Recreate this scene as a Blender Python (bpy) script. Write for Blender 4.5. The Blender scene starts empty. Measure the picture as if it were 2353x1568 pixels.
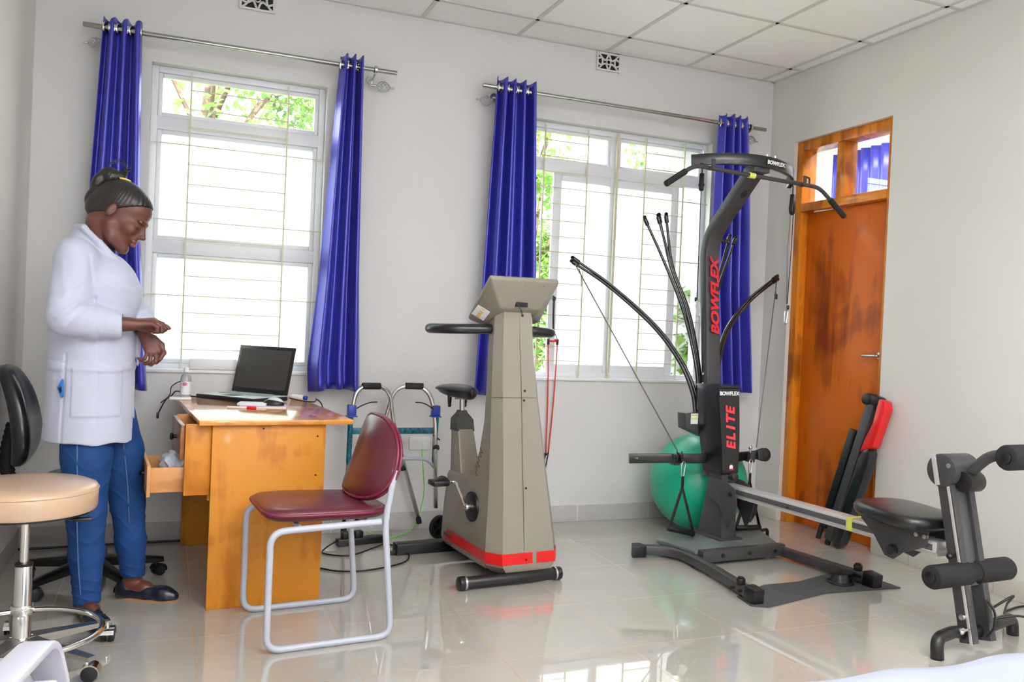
import bpy, bmesh, math, random
import numpy as np
from mathutils import Vector, Matrix, Euler
random.seed(7)
S = bpy.context.scene
COL = S.collection
PI = math.pi

# ------------------------------------------------------------------ camera, sky, lights, exposure
def srgb(r, g, b):
    f = lambda c: (c/255/12.92) if c/255 <= .04045 else ((c/255+.055)/1.055)**2.4
    return (f(r), f(g), f(b), 1)

cam_d = bpy.data.cameras.new('camera'); cam = bpy.data.objects.new('camera', cam_d); COL.objects.link(cam)
cam_d.sensor_width = 36; cam_d.sensor_fit = 'HORIZONTAL'; cam_d.lens = 1954.2075/2353*36
cam_d.clip_start = .02; cam_d.clip_end = 200
YAW, PITCH, ROLL, EYE = .3847, -.0113, .0436, 1.1815
_cy, _sy, _cp, _sp = math.cos(YAW), math.sin(YAW), math.cos(PITCH), math.sin(PITCH)
_f = Vector((_sy*_cp, _cy*_cp, _sp)); _r = Vector((_cy, -_sy, 0)); _u = _r.cross(_f)
_r2 = math.cos(ROLL)*_r+math.sin(ROLL)*_u; _u2 = -math.sin(ROLL)*_r+math.cos(ROLL)*_u
M3 = Matrix((_r2, _u2, -_f)).transposed()
cam.matrix_world = Matrix.Translation((0, 0, EYE)) @ M3.to_4x4()
S.camera = cam
S.view_settings.view_transform = 'Standard'; S.view_settings.look = 'None'
S.view_settings.gamma = 1; S.view_settings.use_curve_mapping = False
S.view_settings.exposure = 0.50
S.cycles.use_denoising = True
S.cycles.max_bounces = 9; S.cycles.diffuse_bounces = 5; S.cycles.glossy_bounces = 4
S.cycles.transparent_max_bounces = 10; S.cycles.caustics_reflective = False; S.cycles.caustics_refractive = False
S.cycles.sample_clamp_indirect = 6

w = bpy.data.worlds.new('sky'); S.world = w; w.use_nodes = True
w.node_tree.nodes['Background'].inputs[0].default_value = (.93, .97, 1, 1)
w.node_tree.nodes['Background'].inputs[1].default_value = 6.0

def lamp(name, kind, loc, energy, rot=(0, 0, 0), col=(1, 1, 1), **kw):
    d = bpy.data.lights.new(name, kind); d.energy = energy; d.color = col
    for k, v in kw.items(): setattr(d, k, v)
    o = bpy.data.objects.new(name, d); COL.objects.link(o); o.location = loc; o.rotation_euler = rot
    return o
lamp('sun', 'SUN', (0, 0, 6), 14.0, rot=(math.radians(48), 0, math.radians(-12)), angle=.02)           # lights the garden, falls away from the windows
lamp('camera_flash', 'AREA', (.03, -.02, 1.36), 7.5, rot=(math.radians(90), 0, -YAW), shape='DISK', size=.07)
for k, (x, y) in enumerate(((.9, -.6), (2.6, -.6), (.9, 1.2), (2.6, 1.2))):
    lamp('room_fill_light', 'POINT', (x, y-.3, 2.30), 3, shadow_soft_size=.22, col=(.97, .98, 1))  # added fill points to lift the ceiling and room, no fittings there
lamp('ceiling_fill_light', 'AREA', (1.5, -.35, 1.7), 205, rot=(PI, 0, 0), shape='SQUARE', size=2.2, spread=math.radians(125))  # added upward fill in mid-air that brightens the ceiling
lamp('rear_fill_light', 'AREA', (1.5, -2.35, 1.7), 14, rot=(math.radians(90), 0, PI), shape='RECTANGLE', size=3.2, size_y=1.6, col=(.95, .98, 1)).rotation_euler = (math.radians(90), 0, 0)  # added fill from behind the camera, that wall has no window

# ------------------------------------------------------------------ materials
def mat(name, col, rough=.5, metal=0, spec=.5, coat=0, noise=None, bump=None, sheen=0, emit=None, coatr=.05, aniso=0):
    """noise=(scale, amount) mottles the colour, bump=(scale, strength, dist)"""
    m = bpy.data.materials.new(name); m.use_nodes = True
    nt = m.node_tree; b = nt.nodes['Principled BSDF']; N = nt.nodes.new; K = nt.links.new
    c = srgb(*col) if max(col) > 1 else (*col, 1)
    b.inputs['Base Color'].default_value = c
    b.inputs['Roughness'].default_value = rough; b.inputs['Metallic'].default_value = metal
    b.inputs['Specular IOR Level'].default_value = spec
    b.inputs['Coat Weight'].default_value = coat; b.inputs['Coat Roughness'].default_value = coatr
    if sheen: b.inputs['Sheen Weight'].default_value = sheen; b.inputs['Sheen Roughness'].default_value = .35
    if emit: b.inputs['Emission Color'].default_value = c; b.inputs['Emission Strength'].default_value = emit
    if noise or bump:
        tc = N('ShaderNodeTexCoord')
    if noise:
        n = N('ShaderNodeTexNoise'); n.inputs['Scale'].default_value = noise[0]; n.inputs['Detail'].default_value = 5
        K(tc.outputs['Object'], n.inputs['Vector'])
        mr = N('ShaderNodeMapRange'); mr.inputs[1].default_value = .3; mr.inputs[2].default_value = .7
        mr.inputs[3].default_value = 1-noise[1]; mr.inputs[4].default_value = 1+noise[1]
        K(n.outputs[0], mr.inputs[0])
        mx = N('ShaderNodeVectorMath'); mx.operation = 'SCALE'; mx.inputs[0].default_value = c[:3]
        K(mr.outputs[0], mx.inputs['Scale']); K(mx.outputs[0], b.inputs['Base Color'])
    if bump:
        n = N('ShaderNodeTexNoise'); n.inputs['Scale'].default_value = bump[0]; n.inputs['Detail'].default_value = 3
        K(tc.outputs['Object'], n.inputs['Vector'])
        bp = N('ShaderNodeBump'); bp.inputs['Strength'].default_value = bump[1]; bp.inputs['Distance'].default_value = bump[2] if len(bump) > 2 else .002
        K(n.outputs[0], bp.inputs['Height']); K(bp.outputs[0], b.inputs['Normal'])
    return m

def wood(name, dark, light, axis=2, scale=3.0, rough=.3, coat=.4, fig=1.0):
    """varnished board, grain running along one object axis, with broad blotchy figure"""
    m = bpy.data.materials.new(name); m.use_nodes = True
    nt = m.node_tree; b = nt.nodes['Principled BSDF']; N = nt.nodes.new; K = nt.links.new
    tc = N('ShaderNodeTexCoord'); mp = N('ShaderNodeMapping'); K(tc.outputs['Object'], mp.inputs[0])
    sc = [scale*5]*3; sc[axis] = scale*.55; mp.inputs['Scale'].default_value = sc
    n = N('ShaderNodeTexNoise'); n.inputs['Scale'].default_value = 1; n.inputs['Detail'].default_value = 6; n.inputs['Distortion'].default_value = 1.2
    K(mp.outputs[0], n.inputs['Vector'])
    n2 = N('ShaderNodeTexNoise'); n2.inputs['Scale'].default_value = scale*1.6*fig; n2.inputs['Detail'].default_value = 3; n2.inputs['Distortion'].default_value = .8
    K(tc.outputs['Object'], n2.inputs['Vector'])
    mx = N('ShaderNodeMath'); mx.operation = 'ADD'; K(n.outputs[0], mx.inputs[0]); K(n2.outputs[0], mx.inputs[1])
    cr = N('ShaderNodeValToRGB'); cr.color_ramp.elements[0].position = .74; cr.color_ramp.elements[1].position = 1.22
    cr.color_ramp.elements[0].color = srgb(*dark); cr.color_ramp.elements[1].color = srgb(*light)
    e = cr.color_ramp.elements.new(.9); e.color = tuple((a*.45+c*.55) for a, c in zip(srgb(*dark), srgb(*light)))
    mr = N('ShaderNodeMath'); mr.operation = 'MULTIPLY'; mr.inputs[1].default_value = 1.0
    K(mx.outputs[0], mr.inputs[0]); K(mr.outputs[0], cr.inputs[0]); K(cr.outputs[0], b.inputs['Base Color'])
    cr.color_ramp.elements[0].position = .70
    b.inputs['Roughness'].default_value = rough; b.inputs['Coat Weight'].default_value = coat; b.inputs['Coat Roughness'].default_value = .12; b.inputs['Specular IOR Level'].default_value = .35
    return m

def mk_glass(name, gl=.06, tint=(1, 1, 1)):
    m = bpy.data.materials.new(name); m.use_nodes = True; nt = m.node_tree; nt.nodes.clear(); N = nt.nodes.new; K = nt.links.new
    o = N('ShaderNodeOutputMaterial'); t = N('ShaderNodeBsdfTransparent'); t.inputs[0].default_value = (*tint, 1)
    g = N('ShaderNodeBsdfGlossy'); g.inputs['Roughness'].default_value = .02
    lw = N('ShaderNodeLayerWeight'); pw = N('ShaderNodeMath'); pw.operation = 'POWER'; pw.inputs[1].default_value = 4; K(lw.outputs['Facing'], pw.inputs[0])
    f = N('ShaderNodeMath'); f.operation = 'MULTIPLY_ADD'; f.inputs[1].default_value = .8; f.inputs[2].default_value = gl; K(pw.outputs[0], f.inputs[0])
    mx = N('ShaderNodeMixShader'); K(f.outputs[0], mx.inputs[0]); K(t.outputs[0], mx.inputs[1]); K(g.outputs[0], mx.inputs[2]); K(mx.outputs[0], o.inputs[0])
    return m

def mk_frosted(name):
    m = bpy.data.materials.new(name); m.use_nodes = True; nt = m.node_tree; nt.nodes.clear(); N = nt.nodes.new; K = nt.links.new
    o = N('ShaderNodeOutputMaterial'); t = N('ShaderNodeBsdfTranslucent'); t.inputs[0].default_value = (.93, .95, .97, 1)
    g = N('ShaderNodeBsdfPrincipled'); g.inputs['Base Color'].default_value = (.85, .88, .9, 1); g.inputs['Roughness'].default_value = .25
    mx = N('ShaderNodeMixShader'); mx.inputs[0].default_value = .15; K(t.outputs[0], mx.inputs[1]); K(g.outputs[0], mx.inputs[2]); K(mx.outputs[0], o.inputs[0])
    return m

# ------------------------------------------------------------------ geometry helpers
def _join(bm, tmp, mtx=None):
    if mtx is not None: bmesh.ops.transform(tmp, matrix=mtx, verts=tmp.verts)
    vm = [bm.verts.new(v.co) for v in tmp.verts]
    for i, v in enumerate(tmp.verts): v.index = i
    for f in tmp.faces:
        try:
            g = bm.faces.new([vm[v.index] for v in f.verts]); g.material_index = f.material_index
        except ValueError: pass
    tmp.free()

def B(): return bmesh.new()

def T(x=0, y=0, z=0, rx=0, ry=0, rz=0):
    return Matrix.Translation((x, y, z)) @ Euler((rx, ry, rz)).to_matrix().to_4x4()

def box(bm, c, s, bev=0, rot=None, seg=2):
    t = B(); bmesh.ops.create_cube(t, size=1)
    for v in t.verts: v.co = Vector((v.co.x*s[0], v.co.y*s[1], v.co.z*s[2]))
    if bev: bmesh.ops.bevel(t, geom=list(t.edges), offset=min(bev, min(s)*.49), segments=seg, profile=.5, affect='EDGES')
    m = Matrix.Translation(c)
    if rot is not None: m = m @ Euler(rot).to_matrix().to_4x4()
    _join(bm, t, m); return bm

def bb(bm, lo, hi, bev=0):
    return box(bm, [(a+b)/2 for a, b in zip(lo, hi)], [abs(b-a) for a, b in zip(lo, hi)], bev)

def prism(bm, poly, axis, lo, hi, bev=0, mtx=None, seg=2):
    """polygon in the two other axes (x,y order kept), extruded along axis"""
    t = B(); ax = 'xyz'.index(axis); rings = []
    for d in (lo, hi):
        r = []
        for p in poly:
            c = list(p); c.insert(ax, d); r.append(t.verts.new(c))
        rings.append(r)
    n = len(poly)
    t.faces.new(rings[0][::-1]); t.faces.new(rings[1])
    for i in range(n): t.faces.new((rings[0][i], rings[0][(i+1) % n], rings[1][(i+1) % n], rings[1][i]))
    bmesh.ops.recalc_face_normals(t, faces=t.faces)
    if bev: bmesh.ops.bevel(t, geom=list(t.edges), offset=bev, segments=seg, profile=.5, affect='EDGES')
    _join(bm, t, mtx); return bm

def fillet(pts, rad, n=6, closed=False):
    pts = [Vector(p) for p in pts]; out = []; N_ = len(pts)
    for i, p in enumerate(pts):
        if not closed and i in (0, N_-1): out.append(p); continue
        a = pts[i-1]; b = pts[(i+1) % N_]
        da = (a-p); db = (b-p); r = min(rad, da.length*.49, db.length*.49)
        A = p+da.normalized()*r; C = p+db.normalized()*r
        for k in range(n+1):
            t = k/n; out.append((1-t)**2*A+2*t*(1-t)*p+t*t*C)
    return out

def spline(pts, n=8, closed=False):
    P = [Vector(p) for p in pts]; out = []; N_ = len(P)
    rng = range(N_ if closed else N_-1)
    for i in rng:
        p0 = P[i-1] if (closed or i > 0) else P[0]*2-P[1]
        p1 = P[i]; p2 = P[(i+1) % N_]
        p3 = P[(i+2) % N_] if (closed or i < N_-2) else P[-1]*2-P[-2]
        for k in range(n):
            t = k/n
            out.append(.5*((2*p1)+(-p0+p2)*t+(2*p0-5*p1+4*p2-p3)*t*t+(-p0+3*p1-3*p2+p3)*t**3))
    if not closed: out.append(P[-1])
    return out

def tube(bm, pts, r, seg=10, closed=False, prof=None, up=None, cap=True):
    """sweep a round (or prof = list of 2-D points) section along pts; r may be a list"""
    P = [Vector(p) for p in pts]; n = len(P)
    R = r if isinstance(r, (list, tuple)) else [r]*n
    if prof is None: prof = [(math.cos(2*PI*k/seg), math.sin(2*PI*k/seg)) for k in range(seg)]
    tang = []
    for i in range(n):
        a = P[i-1] if (closed or i > 0) else P[0]; b = P[(i+1) % n] if (closed or i < n-1) else P[-1]
        tang.append((b-a).normalized())
    nrm = Vector(up) if up else Vector((0, 0, 1))
    if abs(nrm.dot(tang[0])) > .95: nrm = Vector((0, 1, 0)) if abs(tang[0].y) < .9 else Vector((1, 0, 0))
    nrm = (nrm-tang[0]*nrm.dot(tang[0])).normalized(); rings = []
    for i in range(n):
        if i:
            if up:
                u_ = Vector(up); q = u_-tang[i]*u_.dot(tang[i])
                if q.length > .05: nrm = q.normalized()
            else:
                q = nrm-tang[i]*nrm.dot(tang[i])
                nrm = q.normalized() if q.length > 1e-6 else nrm
        bn = tang[i].cross(nrm)
        rings.append([bm.verts.new(P[i]+(bn*px+nrm*py)*R[i]) for px, py in prof])
    m = len(prof)
    for i in range(n if closed else n-1):
        a = rings[i]; b = rings[(i+1) % n]
        for k in range(m): bm.faces.new((a[k], a[(k+1) % m], b[(k+1) % m], b[k]))
    if cap and not closed:
        bm.faces.new(rings[0][::-1]); bm.faces.new(rings[-1])
    return bm

def rect(w, h, b=.15):
    """rounded rectangle section for tube(), half sizes w,h"""
    o = []
    for sx, sy, a0 in ((1, 1, 0), (-1, 1, 90), (-1, -1, 180), (1, -1, 270)):
        for a in (0, 45, 90):
            t = math.radians(a0+a); rr_ = b*min(w, h)
            o.append((sx*(w-rr_)+rr_*math.cos(t), sy*(h-rr_)+rr_*math.sin(t)))
    return o

def lathe(bm, prof, seg=24, mtx=None, arc=None):
    t = B(); rings = []
    for r_, z in prof:
        if r_ < 1e-6: rings.append([t.verts.new((0, 0, z))])
        else: rings.append([t.verts.new((r_*math.cos(2*PI*k/seg), r_*math.sin(2*PI*k/seg), z)) for k in range(seg)])
    for a, b in zip(rings, rings[1:]):
        for k in range(seg):
            k2 = (k+1) % seg
            if len(a) == 1 and len(b) == 1: continue
            if len(a) == 1: t.faces.new((a[0], b[k2], b[k]))
            elif len(b) == 1: t.faces.new((a[k], a[k2], b[0]))
            else: t.faces.new((a[k], a[k2], b[k2], b[k]))
    if len(rings[0]) > 1: t.faces.new(rings[0][::-1])
    if len(rings[-1]) > 1: t.faces.new(rings[-1])
    _join(bm, t, mtx); return bm

def cyl(bm, a, b, r, seg=20, bev=0, r2=None):
    a = Vector(a); b = Vector(b); d = b-a; L_ = d.length
    q = d.to_track_quat('Z', 'Y').to_matrix().to_4x4(); r2 = r if r2 is None else r2
    if bev: pr = [(0, 0), (r-bev, 0), (r-bev*.3, bev*.3), (r, bev), (r2, L_-bev), (r2-bev*.3, L_-bev*.3), (r2-bev, L_), (0, L_)]
    else: pr = [(r, 0), (r2, L_)]
    return lathe(bm, pr, seg, Matrix.Translation(a) @ q)

def loft(bm, rings, cap=True, closed=False, mtx=None):
    t = B(); R_ = [[t.verts.new(p) for p in r_] for r_ in rings]; m = len(R_[0]); n = len(R_)
    for i in range(n if closed else n-1):
        a = R_[i]; b = R_[(i+1) % n]
        for k in range(m): t.faces.new((a[k], a[(k+1) % m], b[(k+1) % m], b[k]))
    if cap and not closed: t.faces.new(R_[0][::-1]); t.faces.new(R_[-1])
    bmesh.ops.recalc_face_normals(t, faces=t.faces)
    _join(bm, t, mtx); return bm

def ball(bm, c, r, seg=20, rot=None):
    r = (r, r, r) if not isinstance(r, (tuple, list)) else r
    t = B(); bmesh.ops.create_uvsphere(t, u_segments=seg, v_segments=max(8, seg*2//3), radius=1)
    for v in t.verts: v.co = Vector((v.co.x*r[0], v.co.y*r[1], v.co.z*r[2]))
    _join(bm, t, Matrix.Translation(c) @ (Euler(rot).to_matrix().to_4x4() if rot else Matrix())); return bm

def finish(me, ang):
    if ang is None: return
    for p in me.polygons: p.use_smooth = True
    if ang < 179: me.set_sharp_from_angle(angle=math.radians(ang))

def obj(name, bm, m, parent=None, ang=35, label=None, recalc=True):
    if recalc: bmesh.ops.recalc_face_normals(bm, faces=bm.faces)
    me = bpy.data.meshes.new(name); bm.to_mesh(me); bm.free()
    for mm in (m if isinstance(m, (list, tuple)) else [m]): me.materials.append(mm)
    finish(me, ang)
    o = bpy.data.objects.new(name, me); COL.objects.link(o)
    if parent is not None: o.parent = parent
    if label: o['label'] = label
    return o

def tag(o, label, cat, group=None):
    o['label'] = label; o['category'] = cat
    if group: o['group'] = group
    return o

def thing(name, label, cat, loc=(0, 0, 0), rz=0, group=None, rot=None):
    o = bpy.data.objects.new(name, None); COL.objects.link(o); o.empty_display_size = .1
    o.location = loc; o.rotation_euler = rot if rot else (0, 0, rz)
    return tag(o, label, cat, group)

def struct(name, bm, m, parent=None, ang=35):
    o = obj(name, bm, m, parent, ang)
    if parent is None: o['kind'] = 'structure'
    return o

def dup(root, loc, rz, label, group=None):
    r = root.copy(); COL.objects.link(r); r.location = loc; r.rotation_euler = (0, 0, rz); r['label'] = label
    if group: r['group'] = group
    for ch in list(root.children):
        c = ch.copy(); COL.objects.link(c); c.parent = r
        for g in ch.children:
            d = g.copy(); COL.objects.link(d); d.parent = c
    return r

def text(name, s, size, m, parent, mtx, bold=.0, shear=0, depth=.0008, space=1.0, xs=1.0, label=None):
    """flat raised lettering, centred on mtx, reading along its x axis"""
    cu = bpy.data.curves.new(name, 'FONT'); cu.body = s; cu.size = size; cu.offset = bold; cu.shear = shear
    cu.extrude = depth; cu.align_x = 'CENTER'; cu.align_y = 'CENTER'; cu.space_character = space; cu.resolution_u = 4
    tmp = bpy.data.objects.new(name, cu); COL.objects.link(tmp)
    dg = bpy.context.evaluated_depsgraph_get(); me = bpy.data.meshes.new_from_object(tmp.evaluated_get(dg))
    bpy.data.objects.remove(tmp); bpy.data.curves.remove(cu)
    me.transform(mtx @ Matrix.Diagonal((xs, 1, 1, 1))); me.materials.clear(); me.materials.append(m)
    o = bpy.data.objects.new(name, me); COL.objects.link(o)
    if parent is not None: o.parent = parent
    if label: o['label'] = label
    return o
def frame(o, xa, ya):
    """matrix whose x axis is xa, y axis ya, origin o"""
    xa = Vector(xa).normalized(); ya = Vector(ya); ya = (ya-xa*ya.dot(xa)).normalized(); za = xa.cross(ya)
    m = Matrix((xa, ya, za)).transposed().to_4x4(); m.translation = Vector(o); return m

# signed-distance sculpting: smooth blends of tapered capsules and ellipsoids, skinned with surface nets
class Sculpt:
    def __init__(s, lo, hi, h):
        s.h = h; s.lo = np.array(lo, np.float32)
        s.n = [int(math.ceil((b-a)/h))+1 for a, b in zip(lo, hi)]
        s.F = np.full(s.n, .05, np.float32)
    def _blk(s, lo, hi, pad):
        i0 = [max(0, int((a-pad-l)/s.h)) for a, l in zip(lo, s.lo)]
        i1 = [min(n, int((b+pad-l)/s.h)+2) for b, l, n in zip(hi, s.lo, s.n)]
        if any(a >= b for a, b in zip(i0, i1)): return None, None
        ax = [s.lo[k]+s.h*np.arange(i0[k], i1[k], dtype=np.float32) for k in range(3)]
        return tuple(slice(a, b) for a, b in zip(i0, i1)), np.meshgrid(*ax, indexing='ij', sparse=True)
    def _op(s, sl, d, k, mode):
        F = s.F[sl]; d = d.astype(np.float32)
        if mode == 'add':
            if k > 0:
                h = np.maximum(k-np.abs(F-d), 0)/k; s.F[sl] = np.minimum(F, d)-h*h*k*.25
            else: s.F[sl] = np.minimum(F, d)
        else:
            if k > 0:
                h = np.maximum(k-np.abs(F+d), 0)/k; s.F[sl] = np.maximum(F, -d)+h*h*k*.25
            else: s.F[sl] = np.maximum(F, -d)
    def cap(s, a, b, ra, rb=None, k=.02, mode='add'):
        rb = ra if rb is None else rb; R_ = max(ra, rb)
        sl, G = s._blk(np.minimum(a, b)-R_, np.maximum(a, b)+R_, k+.02)
        if sl is None: return s
        ba = np.subtract(b, a).astype(np.float32); L2 = float(ba@ba)
        px, py, pz = G[0]-a[0], G[1]-a[1], G[2]-a[2]
        h = np.clip((px*ba[0]+py*ba[1]+pz*ba[2])/L2, 0, 1)
        d = np.sqrt((px-h*ba[0])**2+(py-h*ba[1])**2+(pz-h*ba[2])**2)-(ra+(rb-ra)*h)
        s._op(sl, d, k, mode); return s
    def chain(s, pts, rs, k=.01, mode='add'):
        for i in range(len(pts)-1): s.cap(pts[i], pts[i+1], rs[i], rs[i+1], k, mode)
        return s
    def ell(s, c, r, k=.02, mode='add', R=None):
        m = max(r); sl, G = s._blk(np.subtract(c, m), np.add(c, m), k+.02)
        if sl is None: return s
        p = [G[i]-c[i] for i in range(3)]
        if R is not None: p = [float(R[i][0])*p[0]+float(R[i][1])*p[1]+float(R[i][2])*p[2] for i in range(3)]   # rows of R = local axes
        k0 = np.sqrt((p[0]/r[0])**2+(p[1]/r[1])**2+(p[2]/r[2])**2)
        k1 = np.sqrt((p[0]/r[0]**2)**2+(p[1]/r[1]**2)**2+(p[2]/r[2]**2)**2)+1e-6
        s._op(sl, k0*(k0-1)/k1, k, mode); return s
    def cone(s, c0, c1, e0, e1, k=.02, mode='add'):
        """upright elliptical column between heights c0.z<c1.z; e=(rx,ry)"""
        z0, z1 = c0[2], c1[2]; m = max(*e0, *e1)
        sl, G = s._blk((min(c0[0], c1[0])-m, min(c0[1], c1[1])-m, z0), (max(c0[0], c1[0])+m, max(c0[1], c1[1])+m, z1), k+.02)
        if sl is None: return s
        t = np.clip((G[2]-z0)/(z1-z0), 0, 1)
        cx = c0[0]+(c1[0]-c0[0])*t; cy = c0[1]+(c1[1]-c0[1])*t; rx = e0[0]+(e1[0]-e0[0])*t; ry = e0[1]+(e1[1]-e0[1])*t
        d = (np.sqrt(((G[0]-cx)/rx)**2+((G[1]-cy)/ry)**2)-1)*np.minimum(rx, ry)
        d = np.maximum(d, np.maximum(z0-G[2], G[2]-z1)); s._op(sl, d, k, mode); return s
    def fn(s, lo, hi, f, k=0, mode='add'):
        sl, G = s._blk(lo, hi, .01)
        if sl is not None: s._op(sl, f(*G)+0*(G[0]+G[1]+G[2]), k, mode)
        return s
    def mod(s, lo, hi, f):
        sl, G = s._blk(lo, hi, 0)
        if sl is not None: s.F[sl] = (f(s.F[sl], *G)+0*(G[0]+G[1]+G[2])).astype(np.float32)
        return s
    def shell(s, t):
        s.F = np.maximum(s.F, -(s.F+t)); return s
    def mesh(s, name, mats, parent=None, off=(0, 0, 0), smooth=1, matfn=None, label=None):
        F = s.F; F[0], F[-1] = .05, .05; F[:, 0], F[:, -1] = .05, .05; F[:, :, 0], F[:, :, -1] = .05, .05
        I = F < 0; nx, ny, nz = F.shape
        c = np.zeros((nx-1, ny-1, nz-1), np.uint8)
        for dx in (0, 1):
            for dy in (0, 1):
                for dz in (0, 1): c += I[dx:nx-1+dx, dy:ny-1+dy, dz:nz-1+dz]
        act = np.argwhere((c > 0) & (c < 8)); idx = np.full(c.shape, -1, np.int32); idx[tuple(act.T)] = np.arange(len(act))
        corner = np.array([[i, j, k] for i in (0, 1) for j in (0, 1) for k in (0, 1)])
        val = np.stack([F[tuple((act+o).T)] for o in corner], 1)
        acc = np.zeros((len(act), 3)); cnt = np.zeros(len(act))
        for a in range(8):
            for b in range(a+1, 8):
                if np.abs(corner[a]-corner[b]).sum() != 1: continue
                va, vb = val[:, a], val[:, b]; mk = (va < 0) != (vb < 0)
                t = np.where(mk, va/(va-vb+1e-12), 0)
                acc += (corner[a]+t[:, None]*(corner[b]-corner[a]))*mk[:, None]; cnt += mk
        V = (act+acc/cnt[:, None])*s.h+s.lo-np.array(off)
        quads = []
        for ax in range(3):
            sa = [slice(0, -1) if k == ax else slice(1, -1) for k in range(3)]; sb = [slice(1, None) if k == ax else slice(1, -1) for k in range(3)]
            A, Bq = I[tuple(sa)], I[tuple(sb)]
            e = np.argwhere(A != Bq); flip = A[tuple(e.T)]
            e = e+np.array([0 if k == ax else 1 for k in range(3)])
            u_, v_ = [(1, 2), (2, 0), (0, 1)][ax]
            du = np.zeros(3, int); du[u_] = 1; dv = np.zeros(3, int); dv[v_] = 1
            q = np.stack([idx[tuple((e-du-dv).T)], idx[tuple((e-dv).T)], idx[tuple(e.T)], idx[tuple((e-du).T)]], 1)
            q[~flip] = q[~flip][:, ::-1]; quads.append(q)
        Q = np.concatenate(quads)
        for _ in range(smooth):
            sm = np.zeros_like(V); cn = np.zeros(len(V))
            for k in range(4):
                a, b = Q[:, k], Q[:, (k+1) % 4]
                for ax in range(3): sm[:, ax] += np.bincount(a, V[b, ax], len(V))+np.bincount(b, V[a, ax], len(V))
                cn += np.bincount(a, minlength=len(V))+np.bincount(b, minlength=len(V))
            V = V*.45+.55*sm/np.maximum(cn, 1)[:, None]
        me = bpy.data.meshes.new(name); me.vertices.add(len(V)); me.vertices.foreach_set('co', V.astype(np.float32).ravel())
        me.loops.add(Q.size); me.loops.foreach_set('vertex_index', Q.astype(np.int32).ravel())
        me.polygons.add(len(Q)); me.polygons.foreach_set('loop_start', np.arange(0, Q.size, 4, dtype=np.int32))
        me.polygons.foreach_set('use_smooth', np.ones(len(Q), bool))
        for m in (mats if isinstance(mats, (list, tuple)) else [mats]): me.materials.append(m)
        if matfn is not None:
            me.polygons.foreach_set('material_index', matfn(V[Q].mean(1)+np.array(off)).astype(np.int32))
        me.update(calc_edges=True); me.validate()
        o = bpy.data.objects.new(name, me); COL.objects.link(o)
        if parent is not None: o.parent = parent
        if label: o['label'] = label
        return o

# ------------------------------------------------------------------ shared materials
M = {}
M['wall'] = mat('wall_paint', (216, 216, 217), .7, spec=.25, noise=(1.2, .012))
M['wall_warm'] = mat('wall_paint_warm', (219, 216, 212), .7, spec=.25, noise=(1.0, .012))
M['panel'] = mat('ceiling_panel', (246, 245, 244), .85, spec=.1, noise=(30, .01))
M['grid'] = mat('ceiling_grid_metal', (206, 204, 200), .5)
M['white'] = mat('white_paint', (232, 233, 236), .35)
M['alu'] = mat('white_aluminium', (225, 228, 234), .3, spec=.5)
M['bars'] = mat('cream_painted_bar', (206, 202, 176), .45)
M['chrome'] = mat('chrome', (.75, .75, .74), .13, 1)
M['steel'] = mat('brushed_steel', (.52, .53, .53), .28, 1)
M['polemet'] = mat('grey_metal_pole', (.40, .41, .39), .25, 1)
M['black'] = mat('black_plastic', (20, 20, 22), .38)
M['rubber'] = mat('black_rubber', (16, 16, 17), .7)
M['leather'] = mat('black_vinyl', (22, 23, 26), .3, coat=.25, coatr=.2, bump=(60, .15, .001))
M['glass'] = mk_glass('clear_glass'); M['frost'] = mk_frosted('frosted_glass')
M['curtain'] = mat('royal_blue_satin', (56, 58, 176), .36, .35, spec=1.0, sheen=.1, bump=(160, .12, .0008))

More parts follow.
